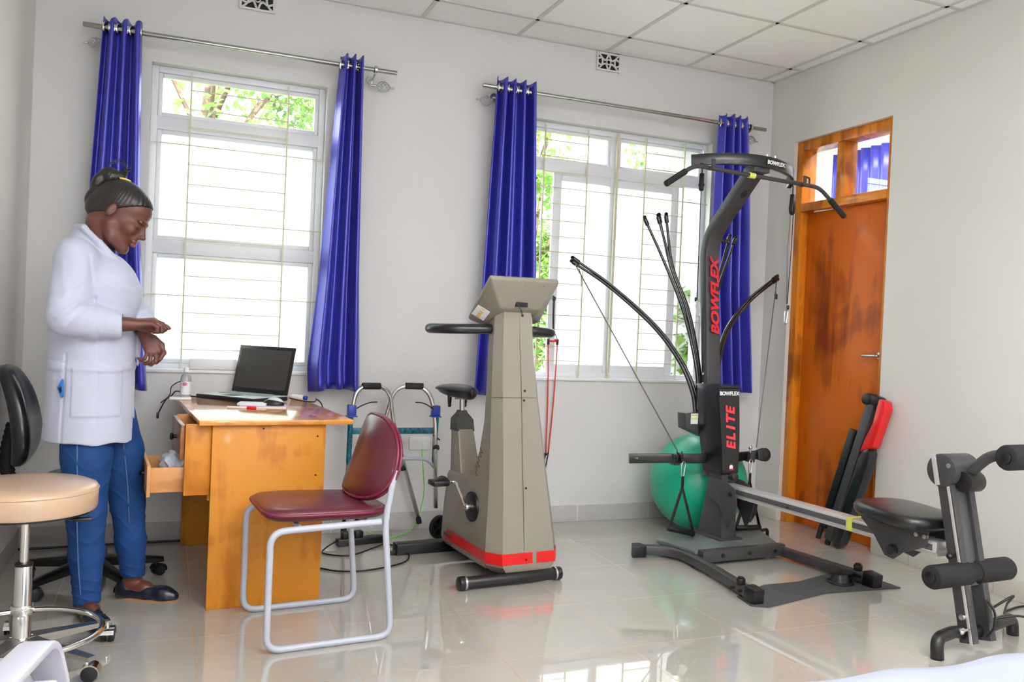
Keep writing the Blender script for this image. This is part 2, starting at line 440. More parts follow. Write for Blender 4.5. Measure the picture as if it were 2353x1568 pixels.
def mk_floor():
    m = bpy.data.materials.new('polished_floor_tile'); m.use_nodes = True
    nt = m.node_tree; b = nt.nodes['Principled BSDF']; N = nt.nodes.new; K = nt.links.new
    tc = N('ShaderNodeTexCoord'); sp = N('ShaderNodeSeparateXYZ'); K(tc.outputs['Object'], sp.inputs[0]); g = []
    for i, off in ((0, 1.158), (1, 2.808)):
        a = N('ShaderNodeMath'); a.operation = 'SUBTRACT'; a.inputs[1].default_value = off-.515*20; K(sp.outputs[i], a.inputs[0])
        d = N('ShaderNodeMath'); d.operation = 'DIVIDE'; d.inputs[1].default_value = .515; K(a.outputs[0], d.inputs[0])
        f = N('ShaderNodeMath'); f.operation = 'PINGPONG'; f.inputs[1].default_value = .5; K(d.outputs[0], f.inputs[0])
        l = N('ShaderNodeMath'); l.operation = 'LESS_THAN'; l.inputs[1].default_value = .0034; K(f.outputs[0], l.inputs[0]); g.append(l)
    mx = N('ShaderNodeMath'); mx.operation = 'MAXIMUM'; K(g[0].outputs[0], mx.inputs[0]); K(g[1].outputs[0], mx.inputs[1])
    n = N('ShaderNodeTexNoise'); n.inputs['Scale'].default_value = 1.3; n.inputs['Detail'].default_value = 6; K(tc.outputs['Object'], n.inputs['Vector'])
    cr = N('ShaderNodeValToRGB'); cr.color_ramp.elements[0].color = srgb(172, 168, 161); cr.color_ramp.elements[1].color = srgb(184, 180, 173)
    cr.color_ramp.elements[0].position = .35; cr.color_ramp.elements[1].position = .65; K(n.outputs[0], cr.inputs[0])
    cm = N('ShaderNodeMix'); cm.data_type = 'RGBA'; K(mx.outputs[0], cm.inputs[0]); K(cr.outputs[0], cm.inputs[6]); cm.inputs[7].default_value = srgb(186, 150, 108)
    K(cm.outputs[2], b.inputs['Base Color'])
    r = N('ShaderNodeMapRange'); r.inputs[3].default_value = .035; r.inputs[4].default_value = .5; K(mx.outputs[0], r.inputs[0]); K(r.outputs[0], b.inputs['Roughness'])
    b.inputs['Specular IOR Level'].default_value = 1.0; b.inputs['Coat Weight'].default_value = .6; b.inputs['Coat Roughness'].default_value = .02
    return m
M['floor'] = mk_floor()

def mk_skirt(name, c, joint, axis):
    m = bpy.data.materials.new(name); m.use_nodes = True
    nt = m.node_tree; b = nt.nodes['Principled BSDF']; N = nt.nodes.new; K = nt.links.new
    tc = N('ShaderNodeTexCoord'); sp = N('ShaderNodeSeparateXYZ'); K(tc.outputs['Object'], sp.inputs[0])
    d = N('ShaderNodeMath'); d.operation = 'MULTIPLY_ADD'; d.inputs[1].default_value = 1/.515; d.inputs[2].default_value = 20.27; K(sp.outputs[axis], d.inputs[0])
    f = N('ShaderNodeMath'); f.operation = 'PINGPONG'; f.inputs[1].default_value = .5; K(d.outputs[0], f.inputs[0])
    l = N('ShaderNodeMath'); l.operation = 'LESS_THAN'; l.inputs[1].default_value = .006; K(f.outputs[0], l.inputs[0])
    cm = N('ShaderNodeMix'); cm.data_type = 'RGBA'; K(l.outputs[0], cm.inputs[0]); cm.inputs[6].default_value = srgb(*c); cm.inputs[7].default_value = srgb(*joint)
    K(cm.outputs[2], b.inputs['Base Color']); b.inputs['Roughness'].default_value = .2
    return m
M['skirt'] = mk_skirt('grey_skirting_tile', (188, 186, 188), (216, 214, 214), 0)
M['skirt_r'] = mk_skirt('beige_skirting_tile', (212, 207, 198), (188, 182, 170), 1)

# ------------------------------------------------------------------ room shell
XL, XR, YB, YF, ZC = -.66, 3.806, 4.803, -2.6, 2.974
bm = B(); bb(bm, (XL-.2, YF-.2, -.1), (XR+.0, YB, 0)); bb(bm, (XR, 3.735, -.1), (XR+.2, 4.56, -.0))
struct('floor', bm, M['floor'])
bm = B(); bb(bm, (XL-.2, YF-.2, ZC), (XR+.18, YB+.18, ZC+.06)); ce = struct('ceiling', bm, M['panel'])
bm = B(); gx = XR-.11
while gx > XL: bb(bm, (gx-.012, YF, ZC-.005), (gx+.012, YB, ZC+.002)); gx -= .6
gy = YB-.30
while gy > YF: bb(bm, (XL, gy-.012, ZC-.005), (XR, gy+.012, ZC+.002)); gy -= .6
bb(bm, (XL, YB-.02, ZC-.006), (XR, YB, ZC+.002)); bb(bm, (XR-.02, YF, ZC-.006), (XR, YB, ZC+.002))
obj('ceiling_grid', bm, M['grid'], ce, None)

W1 = (-.125, .775); W2 = (1.93, 3.33); WZ = (.90, 2.495)
bm = B(); y0, y1 = YB, YB+.18
bb(bm, (XL-.2, y0, -.1), (W1[0], y1, ZC)); bb(bm, (W1[1], y0, -.1), (W2[0], y1, ZC)); bb(bm, (W2[1], y0, -.1), (XR+.18, y1, ZC))
for a, b_ in (W1, W2):
    bb(bm, (a, y0, -.1), (b_, y1, WZ[0])); bb(bm, (a, y0, WZ[1]), (b_, y1, ZC))
struct('wall_back', bm, M['wall'])
bm = B(); DY = (3.735, 4.56); DZ = 2.515
bb(bm, (XR, YF-.2, -.1), (XR+.18, DY[0], ZC)); bb(bm, (XR, DY[1], -.1), (XR+.18, YB, ZC)); bb(bm, (XR, DY[0], DZ), (XR+.18, DY[1], ZC))
struct('wall_right', bm, M['wall_warm'])
bm = B(); bb(bm, (XL-.2, YF-.2, -.1), (XL, YB, ZC)); struct('wall_left', bm, M['wall_warm'])
bm = B(); bb(bm, (XL, YF-.2, -.1), (XR, YF, ZC)); struct('wall_front', bm, M['wall'])
bm = B(); bb(bm, (XL, YB-.012, 0), (XR, YB, .102), .002); struct('baseboard_back', bm, M['skirt'])
bm = B(); bb(bm, (XR-.012, YF, 0), (XR, DY[0], .102), .002); bb(bm, (XR-.012, DY[1], 0), (XR, YB-.012, .102), .002); struct('baseboard_right', bm, M['skirt_r'])
bm = B(); bb(bm, (XL, YF, 0), (XL+.012, YB-.012, .102), .002); struct('baseboard_left', bm, M['skirt_r'])

# corridor glimpsed through the glass above the door
bm = B(); bb(bm, (XR+.18, 2.4, -.1), (5.3, 6.8, 0)); bb(bm, (5.2, 2.4, 0), (5.3, 6.8, 3.1)); bb(bm, (XR+.18, 6.7, 0), (5.3, 6.8, 3.1))
bb(bm, (XR+.18, 2.4, 0), (5.3, 2.5, 3.1)); bb(bm, (XR+.18, 2.4, 3.1), (5.3, 6.8, 3.16)); bb(bm, (XR+.18, 2.4, ZC), (XR+.2, 6.8, 3.1))
struct('wall_corridor', bm, M['wall'])
lamp('corridor_fill_light', 'AREA', (4.55, 4.3, 3.05), 30, shape='RECTANGLE', size=.6, size_y=1.2)  # added unseen light so the corridor shows through the panes

# ------------------------------------------------------------------ windows
def grille(name, xs, x0, x1, ladders, par, y=4.835):
    bm = B()
    for x in xs: bb(bm, (x-.0042, y-.0042, WZ[0]+.005), (x+.0042, y+.0042, WZ[1]-.02))
    full = (2.09, 1.69, 1.295)
    zz = [2.38, 2.28, 2.185, 1.99, 1.885, 1.787, 1.592, 1.495, 1.40, 1.205, 1.10, 1.01]
    for z in full: bb(bm, (x0, y-.003, z-.003), (x1, y+.003, z+.003))
    for a, b_ in ladders:
        for z in zz:
            bb(bm, (a, y-.0028, z-.0028), (b_, y+.0028, z+.0028))
        for z in list(full)+zz:                                     # small weld beads where rungs meet uprights
            for x in (a, b_): box(bm, (x, y, z), (.012, .010, .010), .003)
    return obj(name, bm, M['bars'], par, None)

def frame_bars(bm, x0, x1, z0, z1, t, ya, yb, bev=.004):
    bb(bm, (x0, ya, z0), (x0+t, yb, z1), bev); bb(bm, (x1-t, ya, z0), (x1, yb, z1), bev)
    bb(bm, (x0+t, ya, z0), (x1-t, yb, z0+t), bev); bb(bm, (x0+t, ya, z1-t), (x1-t, yb, z1), bev)

ya, yb = 4.862, 4.915
bm = B(); frame_bars(bm, W1[0], W1[1], WZ[0], WZ[1], .034, ya, yb)
bb(bm, (W1[0]+.03, ya, 2.165), (W1[1]-.03, yb, 2.235), .006); bb(bm, (W1[0]+.03, ya-.004, 1.515), (W1[1]-.03, yb, 1.585), .008)
frame_bars(bm, W1[0]+.034, W1[1]-.034, 2.235, WZ[1]-.034, .022, ya+.012, yb-.01)
frame_bars(bm, W1[0]+.034, W1[1]-.034, 1.585, 2.165, .024, ya+.012, yb-.01)
frame_bars(bm, W1[0]+.034, W1[1]-.034, WZ[0]+.034, 1.515, .024, ya+.012, yb-.01)
w1 = struct('window_1', bm, M['alu'])
bm = B(); bb(bm, (W1[0]+.05, ya+.025, 2.25), (W1[1]-.05, ya+.029, WZ[1]-.05)); obj('clear_pane', bm, M['glass'], w1, None, label='clear top light pane')
for z0, z1 in ((1.6, 2.15), (WZ[0]+.05, 1.5)):
    bm = B(); bb(bm, (W1[0]+.05, ya+.025, z0), (W1[1]-.05, ya+.029, z1)); obj('frosted_pane', bm, M['frost'], w1, None, label='frosted white pane')
grille('window_grille', (.07, .57), W1[0], W1[1], ((.07, .57),), w1)
bm = B(); bb(bm, (W1[0]-.0, 4.79, WZ[0]-.012), (W1[1]+.0, 4.862, WZ[0]+.006), .003); obj('window_sill', bm, M['white'], w1)

bm = B(); frame_bars(bm, W2[0], W2[1], WZ[0], WZ[1], .036, ya, yb)
bb(bm, (W2[0]+.03, ya, 2.195), (W2[1]-.03, yb, 2.262), .006); bb(bm, (2.597, ya, 2.255), (2.663, yb, WZ[1]-.03), .006)
frame_bars(bm, W2[0]+.036, 2.60, 2.26, WZ[1]-.036, .02, ya+.012, yb-.01); frame_bars(bm, 2.66, W2[1]-.036, 2.26, WZ[1]-.036, .02, ya+.012, yb-.01)
w2 = struct('window_2', bm, M['alu'])
for a, b_ in ((W2[0]+.05, 2.59), (2.67, W2[1]-.05)):
    bm = B(); bb(bm, (a, ya+.025, 2.275), (b_, ya+.029, WZ[1]-.05)); obj('clear_pane', bm, M['glass'], w2, None, label='clear top light pane')
for (a, b_, dy) in ((2.205, 2.665, 0), (2.60, 3.14, .022)):                       # two sliding sashes parked in the middle
    bm = B(); frame_bars(bm, a, b_, WZ[0]+.03, 2.20, .058, ya+.004+dy, ya+.024+dy); sa = obj('sliding_sash', bm, M['alu'], w2)
    bm = B(); bb(bm, (a+.05, ya+.012+dy, WZ[0]+.08), (b_-.05, ya+.016+dy, 2.15)); obj('frosted_pane', bm, M['frost'], sa, None)
grille('window_grille', (2.12, 2.42, 2.84, 3.135), W2[0], W2[1], ((2.12, 2.42), (2.84, 3.135)), w2)
bm = B(); bb(bm, (2.622, 4.826, WZ[0]+.005), (2.638, 4.838, 2.48), .002); ball(bm, (2.63, 4.825, .93), .01, 10); obj('centre_bar', bm, M['bars'], w2)
bm = B(); bb(bm, (W2[0], 4.79, WZ[0]-.012), (W2[1], 4.862, WZ[0]+.006), .003); obj('window_sill', bm, M['white'], w2)

# ------------------------------------------------------------------ door in the right wall
M['door'] = wood('varnished_door_veneer', (132, 52, 0), (204, 100, 2), 2, 1.5, .42, .12, .9)
M['jamb'] = wood('varnished_door_frame', (140, 70, 6), (216, 130, 30), 2, 2.2, .35, .3)
bm = B(); fx0, fx1 = 3.832, 3.945
bb(bm, (fx0, 4.50, 0), (fx1, 4.56, DZ), .004); bb(bm, (fx0, DY[0], 0), (fx1, DY[0]+.045, DZ), .004)
bb(bm, (fx0, DY[0]+.045, 2.452), (fx1, 4.50, DZ), .004); bb(bm, (fx0, DY[0]+.045, 2.05), (fx1, 4.50, 2.105), .004)
bb(bm, (fx0+.01, 4.14, 2.105), (fx1, 4.205, 2.452), .004)
d1 = struct('door_1', bm, M['jamb'])
bm = B(); bb(bm, (3.892, DY[0]+.048, .002), (3.932, 4.497, 2.047), .003); leaf = obj('door_leaf', bm, M['door'], d1, label='dark varnished flush door leaf')
bm = B(); cyl(bm, (3.894, 3.815, 1.13), (3.868, 3.815, 1.13), .024, 20, .003)
tube(bm, fillet([(3.885, 3.815, 1.13), (3.85, 3.815, 1.13), (3.85, 3.925, 1.128)], .02), .009, 10); obj('door_handle', bm, M['steel'], leaf)
for a, b_ in ((4.21, 4.495), (DY[0]+.05, 4.135)):
    bm = B(); bb(bm, (3.915, a, 2.11), (3.919, b_, 2.448)); obj('transom_pane', bm, M['glass'], d1, None)

# ------------------------------------------------------------------ air vents under the ceiling
def vent(x, z, w_, h_, label):
    t = thing('air_vent', label, 'vent', (x, YB, z), 0, 'decorative air vents high on the window wall')
    bm = B(); y = -.012
    frame_bars(bm, -w_/2, w_/2, -h_/2, h_/2, .012, y, -.002, .002)
    for s in (-1, 1):                                              # pierced floral lattice
        for q in (-1, 1):
            tube(bm, spline([(s*w_*.5, -.006, q*h_*.08), (s*w_*.3, -.006, q*h_*.2), (s*w_*.12, -.006, q*h_*.1), (0, -.006, q*h_*.5)], 6), .006, 6)
            tube(bm, spline([(s*w_*.48, -.006, q*h_*.5), (s*w_*.3, -.006, q*h_*.24), (s*w_*.25, -.006, 0)], 6), .006, 6)
    lathe(bm, [(.018, 0), (.012, 0), (.012, .008), (.018, .008), (.018, 0)], 12, T(0, -.003, 0, PI/2)); 
    obj('lattice', bm, M['wall'], t)
    bm = B(); bb(bm, (-w_/2+.006, -.003, -h_/2+.006), (w_/2-.006, -.0005, h_/2-.006)); obj('dark_opening', bm, M['rubber'], t, None)
    return t
vent(.383, 2.905, .185, .125, 'white pierced vent block above the left window, cut by the picture top')
vent(2.517, 2.906, .17, .115, 'white pierced vent block just under the ceiling above the right window')

# ------------------------------------------------------------------ curtain rods and curtains
def rod(x0, x1, z, label):
    t = thing('curtain_rod', label, 'curtain rod', ((x0+x1)/2, 4.66, z), 0, 'chrome curtain rods over the windows'); h = (x1-x0)/2
    bm = B(); cyl(bm, (-h, 0, 0), (h, 0, 0), .0125, 18, .002); obj('pole', bm, M['polemet'], t)
    for s in (-1, 1):
        bm = B(); xx = s*(h-.12)
        tube(bm, fillet([(xx, .143, -.02), (xx, .07, -.04), (xx, 0, -.02)], .03), .006, 8); cyl(bm, (xx, .143, -.02), (xx, .137, -.02), .022, 16)
        lathe(bm, [(.016, -.007), (.021, -.007), (.021, .007), (.016, .007), (.016, -.007)], 16, T(xx, 0, 0, 0, PI/2)); obj('bracket', bm, M['steel'], t)
        bm = B(); c = Vector((s*(h-.055), .085, -.062))
        for k in range(7):
            pts = [c+Vector((s*(-.042+.084*q), .03*math.sin(PI*q)**.8*math.cos(2*PI*(k/7+q*.6)), .03*math.sin(PI*q)**.8*math.sin(2*PI*(k/7+q*.6)))) for q in [i/12 for i in range(13)]]
            tube(bm, pts, .0017, 5)
        cyl(bm, c+Vector((-s*.075, 0, 0)), c+Vector((-s*.04, 0, 0)), .0065, 10); cyl(bm, c+Vector((s*.04, 0, 0)), c+Vector((s*.062, 0, 0)), .005, 10)
        tube(bm, [c+Vector((-s*.07, 0, 0)), Vector((xx, .085, -.04))], .005, 6); obj('finial', bm, M['steel'], t)
    return t
rod(-.437, 1.128, 2.587, 'chrome curtain rod above the left window')
rod(1.636, 3.644, 2.598, 'chrome curtain rod above the right window')

def curtain(label, zt, zb, lv, nf, ph, amp=.03, y0=4.66, zr=2.59, seed=0):
    """lv = [(z, x_left, x_right), ...] outline of the hanging cloth"""
    rnd = random.Random(seed); n = nf*14; rows = 46; lv = sorted(lv, reverse=True)
    off = [rnd.uniform(-.35, .35) for _ in range(nf+2)]
    def ext(z):
        for (za, a0, a1), (zb_, b0, b1) in zip(lv, lv[1:]):
            if z >= zb_:
                t = (za-z)/(za-zb_); return a0+(b0-a0)*t, a1+(b1-a1)*t
        return lv[-1][1:]
    t = thing('curtain', label, 'curtain', (0, 0, 0), 0, 'royal blue satin curtains hanging beside the windows')
    bm = B(); V = []
    for j in range(rows+1):
        q = j/rows; z = zt+(zb-zt)*q; xa, xb = ext(z); r_ = []
        for i in range(n+1):
            s = i/n; a = 2*PI*(nf*s)+ph+.45*math.sin(4*s+off[0]*4+q*1.3)
            k = min(nf, int(s*nf)); am = amp*(.85+.25*math.sin(2.3*s*nf+off[1]*9))*(1+.3*q)
            yy = y0+am*math.sin(a)+.006*math.sin(7*s+5*q)*q
            xx = xa+(xb-xa)*(s-.035*math.sin(2*PI*nf*s*2+off[1]*3)/nf)
            r_.append(bm.verts.new((xx, yy, z+(.009*math.cos(a) if j == 0 else 0)-(.010*math.sin(5*s+seed)*(q > .95)))))
        V.append(r_)
    for j in range(rows):
        for i in range(n): bm.faces.new((V[j][i], V[j+1][i], V[j+1][i+1], V[j][i+1]))
    o = obj('cloth', bm, M['curtain'], t, 180, recalc=False)
    md = o.modifiers.new('thickness', 'SOLIDIFY'); md.thickness = .002; md.offset = 0
    xa, xb = ext(zr)
    for k in range(2*nf):
        s = (k+.5-(ph/PI % 1))/(2*nf)
        if not 0 < s < 1: continue
        bm = B(); lathe(bm, [(.019, -.003), (.026, -.004), (.028, 0), (.026, .004), (.019, .003), (.019, -.003)], 20, T(xa+(xb-xa)*s, y0, zr, 0, PI/2, .5*(1 if k % 2 else -1)))
        obj('eyelet', bm, M['chrome'], t)
    return t
curtain('blue satin curtain left of the left window, behind the woman', 2.632, .80, [(2.64, -.345, -.172), (1.66, -.385, -.15), (.8, -.40, -.085)], 3, .3, amp=.04, seed=1, zr=2.587)
curtain('blue satin curtain right of the left window, above the desk end', 2.643, .815, [(2.66, .823, .942), (1.42, .752, .972), (.95, .712, .995), (.8, .722, 1.0)], 3, 1.1, amp=.042, seed=2, zr=2.587)
curtain('blue satin curtain left of the right window, behind the exercise bike', 2.655, .80, [(2.67, 1.728, 1.968), (1.5, 1.695, 2.015), (.8, 1.672, 1.98)], 4, .2, amp=.04, seed=3, zr=2.598)
curtain('blue satin curtain right of the right window, behind the gym tower', 2.655, .85, [(2.67, 3.285, 3.50), (2.2, 3.27, 3.55), (1.5, 3.28, 3.585), (.85, 3.34, 3.63)], 4, 1.4, amp=.036, seed=4, zr=2.598)

c2 = None
bm = B(); V = []
for j in range(12):
    V.append([bm.verts.new((5.08+.02*math.sin(i*.9), 4.98+.6*i/40, 2.76-.19*j)) for i in range(41)])
for j in range(11):
    for i in range(40): bm.faces.new((V[j][i], V[j+1][i], V[j+1][i+1], V[j][i+1]))
o = obj('corridor_curtain', bm, M['curtain'], None, 180, recalc=False); o.modifiers.new('thickness', 'SOLIDIFY').thickness = .003
tag(o, 'dark blue curtain seen through the glass above the wooden door', 'curtain')

# ------------------------------------------------------------------ garden
M['leaf'] = mat('leaf', (118, 150, 86), .5, noise=(3, .5)); M['bark'] = mat('bark', (96, 78, 60), .8, noise=(8, .3)); M['grass'] = mat('grass', (110, 130, 60), .9, noise=(6, .3))
nt = M['leaf'].node_tree; b = nt.nodes['Principled BSDF']; tr = nt.nodes.new('ShaderNodeBsdfTranslucent'); tr.inputs[0].default_value = srgb(130, 168, 84)
mx = nt.nodes.new('ShaderNodeMixShader'); mx.inputs[0].default_value = .45; nt.links.new(b.outputs[0], mx.inputs[1]); nt.links.new(tr.outputs[0], mx.inputs[2]); nt.links.new(mx.outputs[0], nt.nodes['Material Output'].inputs[0])
bm = B(); bb(bm, (-14, YB+.18, -.4), (24, 26, -.3)); o = struct('ground', bm, M['grass'])
def tree(x, y, h, rad, n, clumps, label, seed, z0=-.3):
    rnd = random.Random(seed); t = thing('tree', label, 'tree', (x, y, z0), 0, 'garden trees outside the windows')
    bm = B(); tube(bm, spline([(0, 0, 0), (.06, .03, h*.3), (-.05, 0, h*.6), (.02, 0, h*.85)], 6), [.12-.09*i/18 for i in range(19)], 10)
    cs = []
    for k in range(clumps):
        a = rnd.uniform(0, 2*PI); r_ = rad*math.sqrt(rnd.random())*.8; c = Vector((r_*math.cos(a), r_*math.sin(a), h*rnd.uniform(.25, 1)))
        cs.append((c, rad*rnd.uniform(.25, .42))); tube(bm, [(0, 0, c.z*.7), c*.6+Vector((0, 0, c.z*.35)), c], [.03, .02, .008], 6)
    obj('trunk', bm, M['bark'], t, 180)
    V, F = [], []
    for i in range(n):
        c, r_ = cs[rnd.randrange(clumps)]
        p = c+Vector((rnd.gauss(0, 1), rnd.gauss(0, 1), rnd.gauss(0, .8)))*r_*.55
        q = Euler((rnd.uniform(-1, 1), rnd.uniform(-1, 1), rnd.uniform(0, 6.3))).to_matrix(); s = rnd.uniform(.045, .085); b0 = len(V)
        for u, v_, w_ in ((-.9, 0, 0), (0, -.45, .12), (.9, 0, 0), (0, .45, .12)): V.append(p+q @ Vector((u*s, v_*s, w_*s)))
        F.append((b0, b0+1, b0+2, b0+3))
    me = bpy.data.meshes.new('foliage'); me.from_pydata(V, [], F); me.materials.append(M['leaf']); o = bpy.data.objects.new('foliage', me); COL.objects.link(o); o.parent = t
tree(.3, 9.5, 4.9, 1.6, 7000, 24, 'leafy tree outside the top pane of the left window', 11)
tree(4.1, 9.6, 4.9, 1.1, 8000, 26, 'leafy tree outside the left part of the right window', 12)
tree(4.82, 7.0, 3.4, .62, 7000, 26, 'leafy tree outside the right edge of the right window', 13)
tree(6.9, 10.9, 5.3, .95, 6000, 22, 'leafy tree seen through the top right pane of the right window', 14)

# ------------------------------------------------------------------ desk
M['pine'] = wood('varnished_pine_board', (170, 98, 16), (204, 134, 42), 2, 2.2, .45, .06, 1.5)
M['pine_h'] = wood('varnished_pine_top', (162, 92, 22), (210, 144, 60), 1, 1.5, .2, .7)
M['rawwood'] = wood('pale_drawer_board', (168, 108, 56), (204, 148, 94), 0, 2.0, .5, .1)
M['dkwood'] = wood('dark_drawer_front', (84, 46, 22), (140, 84, 44), 0, 2.0, .4, .3)
desk = thing('desk', 'varnished orange pine desk standing end-on under the left window', 'desk', (.182, 3.618, 0), .075)
bm = B(); bb(bm, (-.055, -.028, .752), (.572, 1.120, .772), .003); obj('desk_top', bm, M['pine_h'], desk)
bm = B(); bb(bm, (0, 0, 0), (.46, .022, .752), .002); obj('end_panel', bm, M['pine'], desk)
for x_, z_ in ((.425, .70), (.423, .535), (.20, .735)): bm = B(); cyl(bm, (x_, .001, z_), (x_, -.0015, z_), .004, 8); obj('screw', bm, M['black'], desk)
bm = B(); bb(bm, (-.002, 1.07, 0), (.46, 1.092, .752), .002); obj('end_panel', bm, M['pine'], desk)
bm = B(); bb(bm, (.442, .022, .28), (.46, 1.07, .752), .002); obj('back_panel', bm, M['pine'], desk)
bm = B(); bb(bm, (-.008, .030, .44), (.44, .050, .752), .002); bb(bm, (-.008, .41, .44), (.44, .43, .752), .002); bb(bm, (.0, .05, .44), (.44, .41, .455)); bb(bm, (0, .05, .59), (.44, .41, .602)); bb(bm, (.42, .045, .45), (.438, .415, .6))
# the cabinet hangs to the left of the end panel
obj('drawer_case', bm, M['pine'], desk)
for y_ in (.022, .40): bm = B(); bb(bm, (-.10, y_, .465), (-.0, y_+.018, .752), .002); obj('case_side', bm, M['pine'], desk)
bm = B(); bb(bm, (-.118, .035, .608), (-.10, .41, .748), .003); dr = obj('drawer_front', bm, M['dkwood'], desk, label='dark closed top drawer front')
bm = B(); lathe(bm, [(0, .026), (.012, .024), (.016, .016), (.008, .008), (.008, 0)], 14, T(-.118, .22, .68, 0, -PI/2)); obj('knob', bm, M['black'], dr)
bm = B(); x0, x1 = -.222, .20
bb(bm, (x0, .06, .475), (x1, .072, .575), .002); bb(bm, (x0, .385, .475), (x1, .397, .575), .002); bb(bm, (x0, .072, .478), (x1, .385, .486)); bb(bm, (x0-.014, .04, .462), (x0, .412, .588), .003)
drw = obj('drawer', bm, M['rawwood'], desk, label='pale lower drawer pulled open')
bm = B(); lathe(bm, [(0, .026), (.012, .024), (.016, .016), (.008, .008), (.008, 0)], 14, T(x0-.014, .22, .53, 0, -PI/2)); obj('knob', bm, M['black'], drw)
def crumple(name, c, r, m, seed, label, cat, n=28, sq=.7):
    rnd = random.Random(seed); t = B(); bmesh.ops.create_icosphere(t, subdivisions=4, radius=1)
    ph = [(Vector((rnd.gauss(0, 1), rnd.gauss(0, 1), rnd.gauss(0, 1))).normalized(), rnd.uniform(3, 9), rnd.uniform(0, 6)) for _ in range(9)]
    for v in t.verts:
        k = 1+.09*sum(abs(math.sin(p.dot(v.co)*f+q))-.5 for p, f, q in ph)
        v.co = Vector((v.co.x*r[0]*k, v.co.y*r[1]*k, v.co.z*r[2]*k))
    for v in t.verts: v.co += Vector(c)
    return tag(obj(name, t, m, None, 40), label, cat)
M['poly'] = mat('white_polythene', (214, 224, 236), .35, noise=(20, .05))
crumple('plastic_bag', (.06, 3.86, .560), (.065, .085, .050), M['poly'], 3, 'crumpled pale blue-white plastic bag lying in the open desk drawer', 'bag')

Dk = .772
# laptop
M['lapgrey'] = mat('laptop_silver_deck', (205, 214, 218), .35); M['lapblk'] = mat('laptop_black', (26, 26, 30), .35)
M['screen'] = mat('switched_off_screen', (62, 58, 54), .5, noise=(60, .08)); M['keys'] = mat('laptop_keys', (150, 160, 166), .5)
lap = thing('laptop', 'open laptop with a dark matt screen on the desk', 'laptop', (.362, 4.515, Dk), math.radians(-48))
bm = B(); bb(bm, (-.19, -.125, .004), (.19, .125, .026), .005); obj('base', bm, M['lapblk'], lap)
bm = B(); bb(bm, (-.185, -.12, .026), (.185, .12, .029), .001); obj('keyboard_deck', bm, M['lapgrey'], lap)
bm = B()
for r_ in range(5):
    for k in range(14): bb(bm, (-.158+k*.0228, -.01+r_*.0205, .029), (-.139+k*.0228, .007+r_*.0205, .032), .001)
obj('keys', bm, M['keys'], lap, None)
bm = B(); bb(bm, (-.05, -.10, .029), (.04, -.03, .0296)); obj('touchpad', bm, M['lapblk'], lap, None)
lid = frame((0, .122, .03), (1, 0, 0), (0, .22, 1))
bm = B(); box(bm, (0, .125, 0), (.375, .25, .010), .004); bmesh.ops.transform(bm, matrix=lid, verts=bm.verts); ld = obj('lid', bm, M['lapblk'], lap)
bm = B(); box(bm, (0, .127, .0056), (.340, .208, .0015)); bmesh.ops.transform(bm, matrix=lid, verts=bm.verts); obj('screen', bm, M['screen'], ld, None)
for x in (-.15, .10): bm = B(); cyl(bm, (x, .124, .03), (x+.05, .124, .03), .007, 12); obj('hinge', bm, M['lapblk'], lap)
# bottle
bo = thing('sanitiser_bottle', 'small clear bottle with a white and pink label on the desk corner', 'bottle', (.094, 4.60, Dk))
M['clearpl'] = mat('clear_plastic', (228, 234, 238), .1); M['clearpl'].node_tree.nodes['Principled BSDF'].inputs['Transmission Weight'].default_value = .6
M['lab_w'] = mat('label_white', (236, 234, 240), .4); M['pink'] = mat('label_pink', (206, 96, 150), .4); M['red'] = mat('signal_red', (206, 22, 24), .35); M['bluepl'] = mat('blue_plastic', (22, 60, 170), .35)
bm = B(); lathe(bm, [(0, 0), (.023, 0), (.026, .004), (.026, .10), (.022, .116), (.011, .126), (.011, .132), (0, .132)], 24); obj('bottle_body', bm, M['clearpl'], bo)
bm = B(); lathe(bm, [(.0265, .02), (.0265, .085)], 24); lb = obj('bottle_label', bm, M['lab_w'], bo); lb.modifiers.new('t', 'SOLIDIFY').thickness = .0006
bm = B(); ball(bm, (-.005, -.0255, .073), (.012, .003, .009), 14); obj('pink_mark', bm, M['pink'], lb)
bm = B(); lathe(bm, [(0, .132), (.013, .132), (.013, .15), (.011, .156), (0, .156)], 18); obj('cap', bm, M['white'], bo)
# papers, mouse, marker, tube
M['paper'] = mat('paper', (236, 238, 240), .6); M['paper2'] = mat('lilac_cover', (196, 190, 222), .5)
pp = thing('notebook', 'thin notebook with a lilac cover under the mouse', 'notebook', (.43, 4.17, Dk), -.1)
bm = B(); bb(bm, (-.105, -.06, .0), (.105, .065, .007), .001); obj('pages', bm, M['paper'], pp); bm = B(); bb(bm, (-.105, -.062, .007), (.108, .065, .0085)); obj('cover', bm, M['paper2'], pp, None)
ps = thing('paper_booklet', 'white booklet lying on the notebook beside the mouse', 'booklet', (.385, 4.175, Dk+.0085), -.25)
bm = B(); bb(bm, (-.065, -.045, .0), (.065, .045, .012), .002); obj('pages', bm, M['paper'], ps)
tag(obj('loose_papers', bb(B(), (.02, 4.50, Dk), (.12, 4.57, Dk+.010), .002), M['paper']), 'stack of white paper at the left edge of the laptop', 'paper')
mo = thing('computer_mouse', 'black and silver computer mouse on the notebook', 'mouse', (.478, 4.165, Dk+.0085), 1.3)
bm = B(); ball(bm, (0, 0, .006), (.03, .05, .028), 20)
bmesh.ops.bisect_plane(bm, geom=list(bm.verts)+list(bm.edges)+list(bm.faces), plane_co=(0, 0, .0005), plane_no=(0, 0, -1), clear_outer=True); bmesh.ops.holes_fill(bm, edges=bm.edges); obj('mouse_body', bm, M['black'], mo, 60)
bm = B(); ball(bm, (0, -.004, .012), (.0245, .043, .0262), 20); obj('mouse_top', bm, M['lapgrey'], mo, 60)
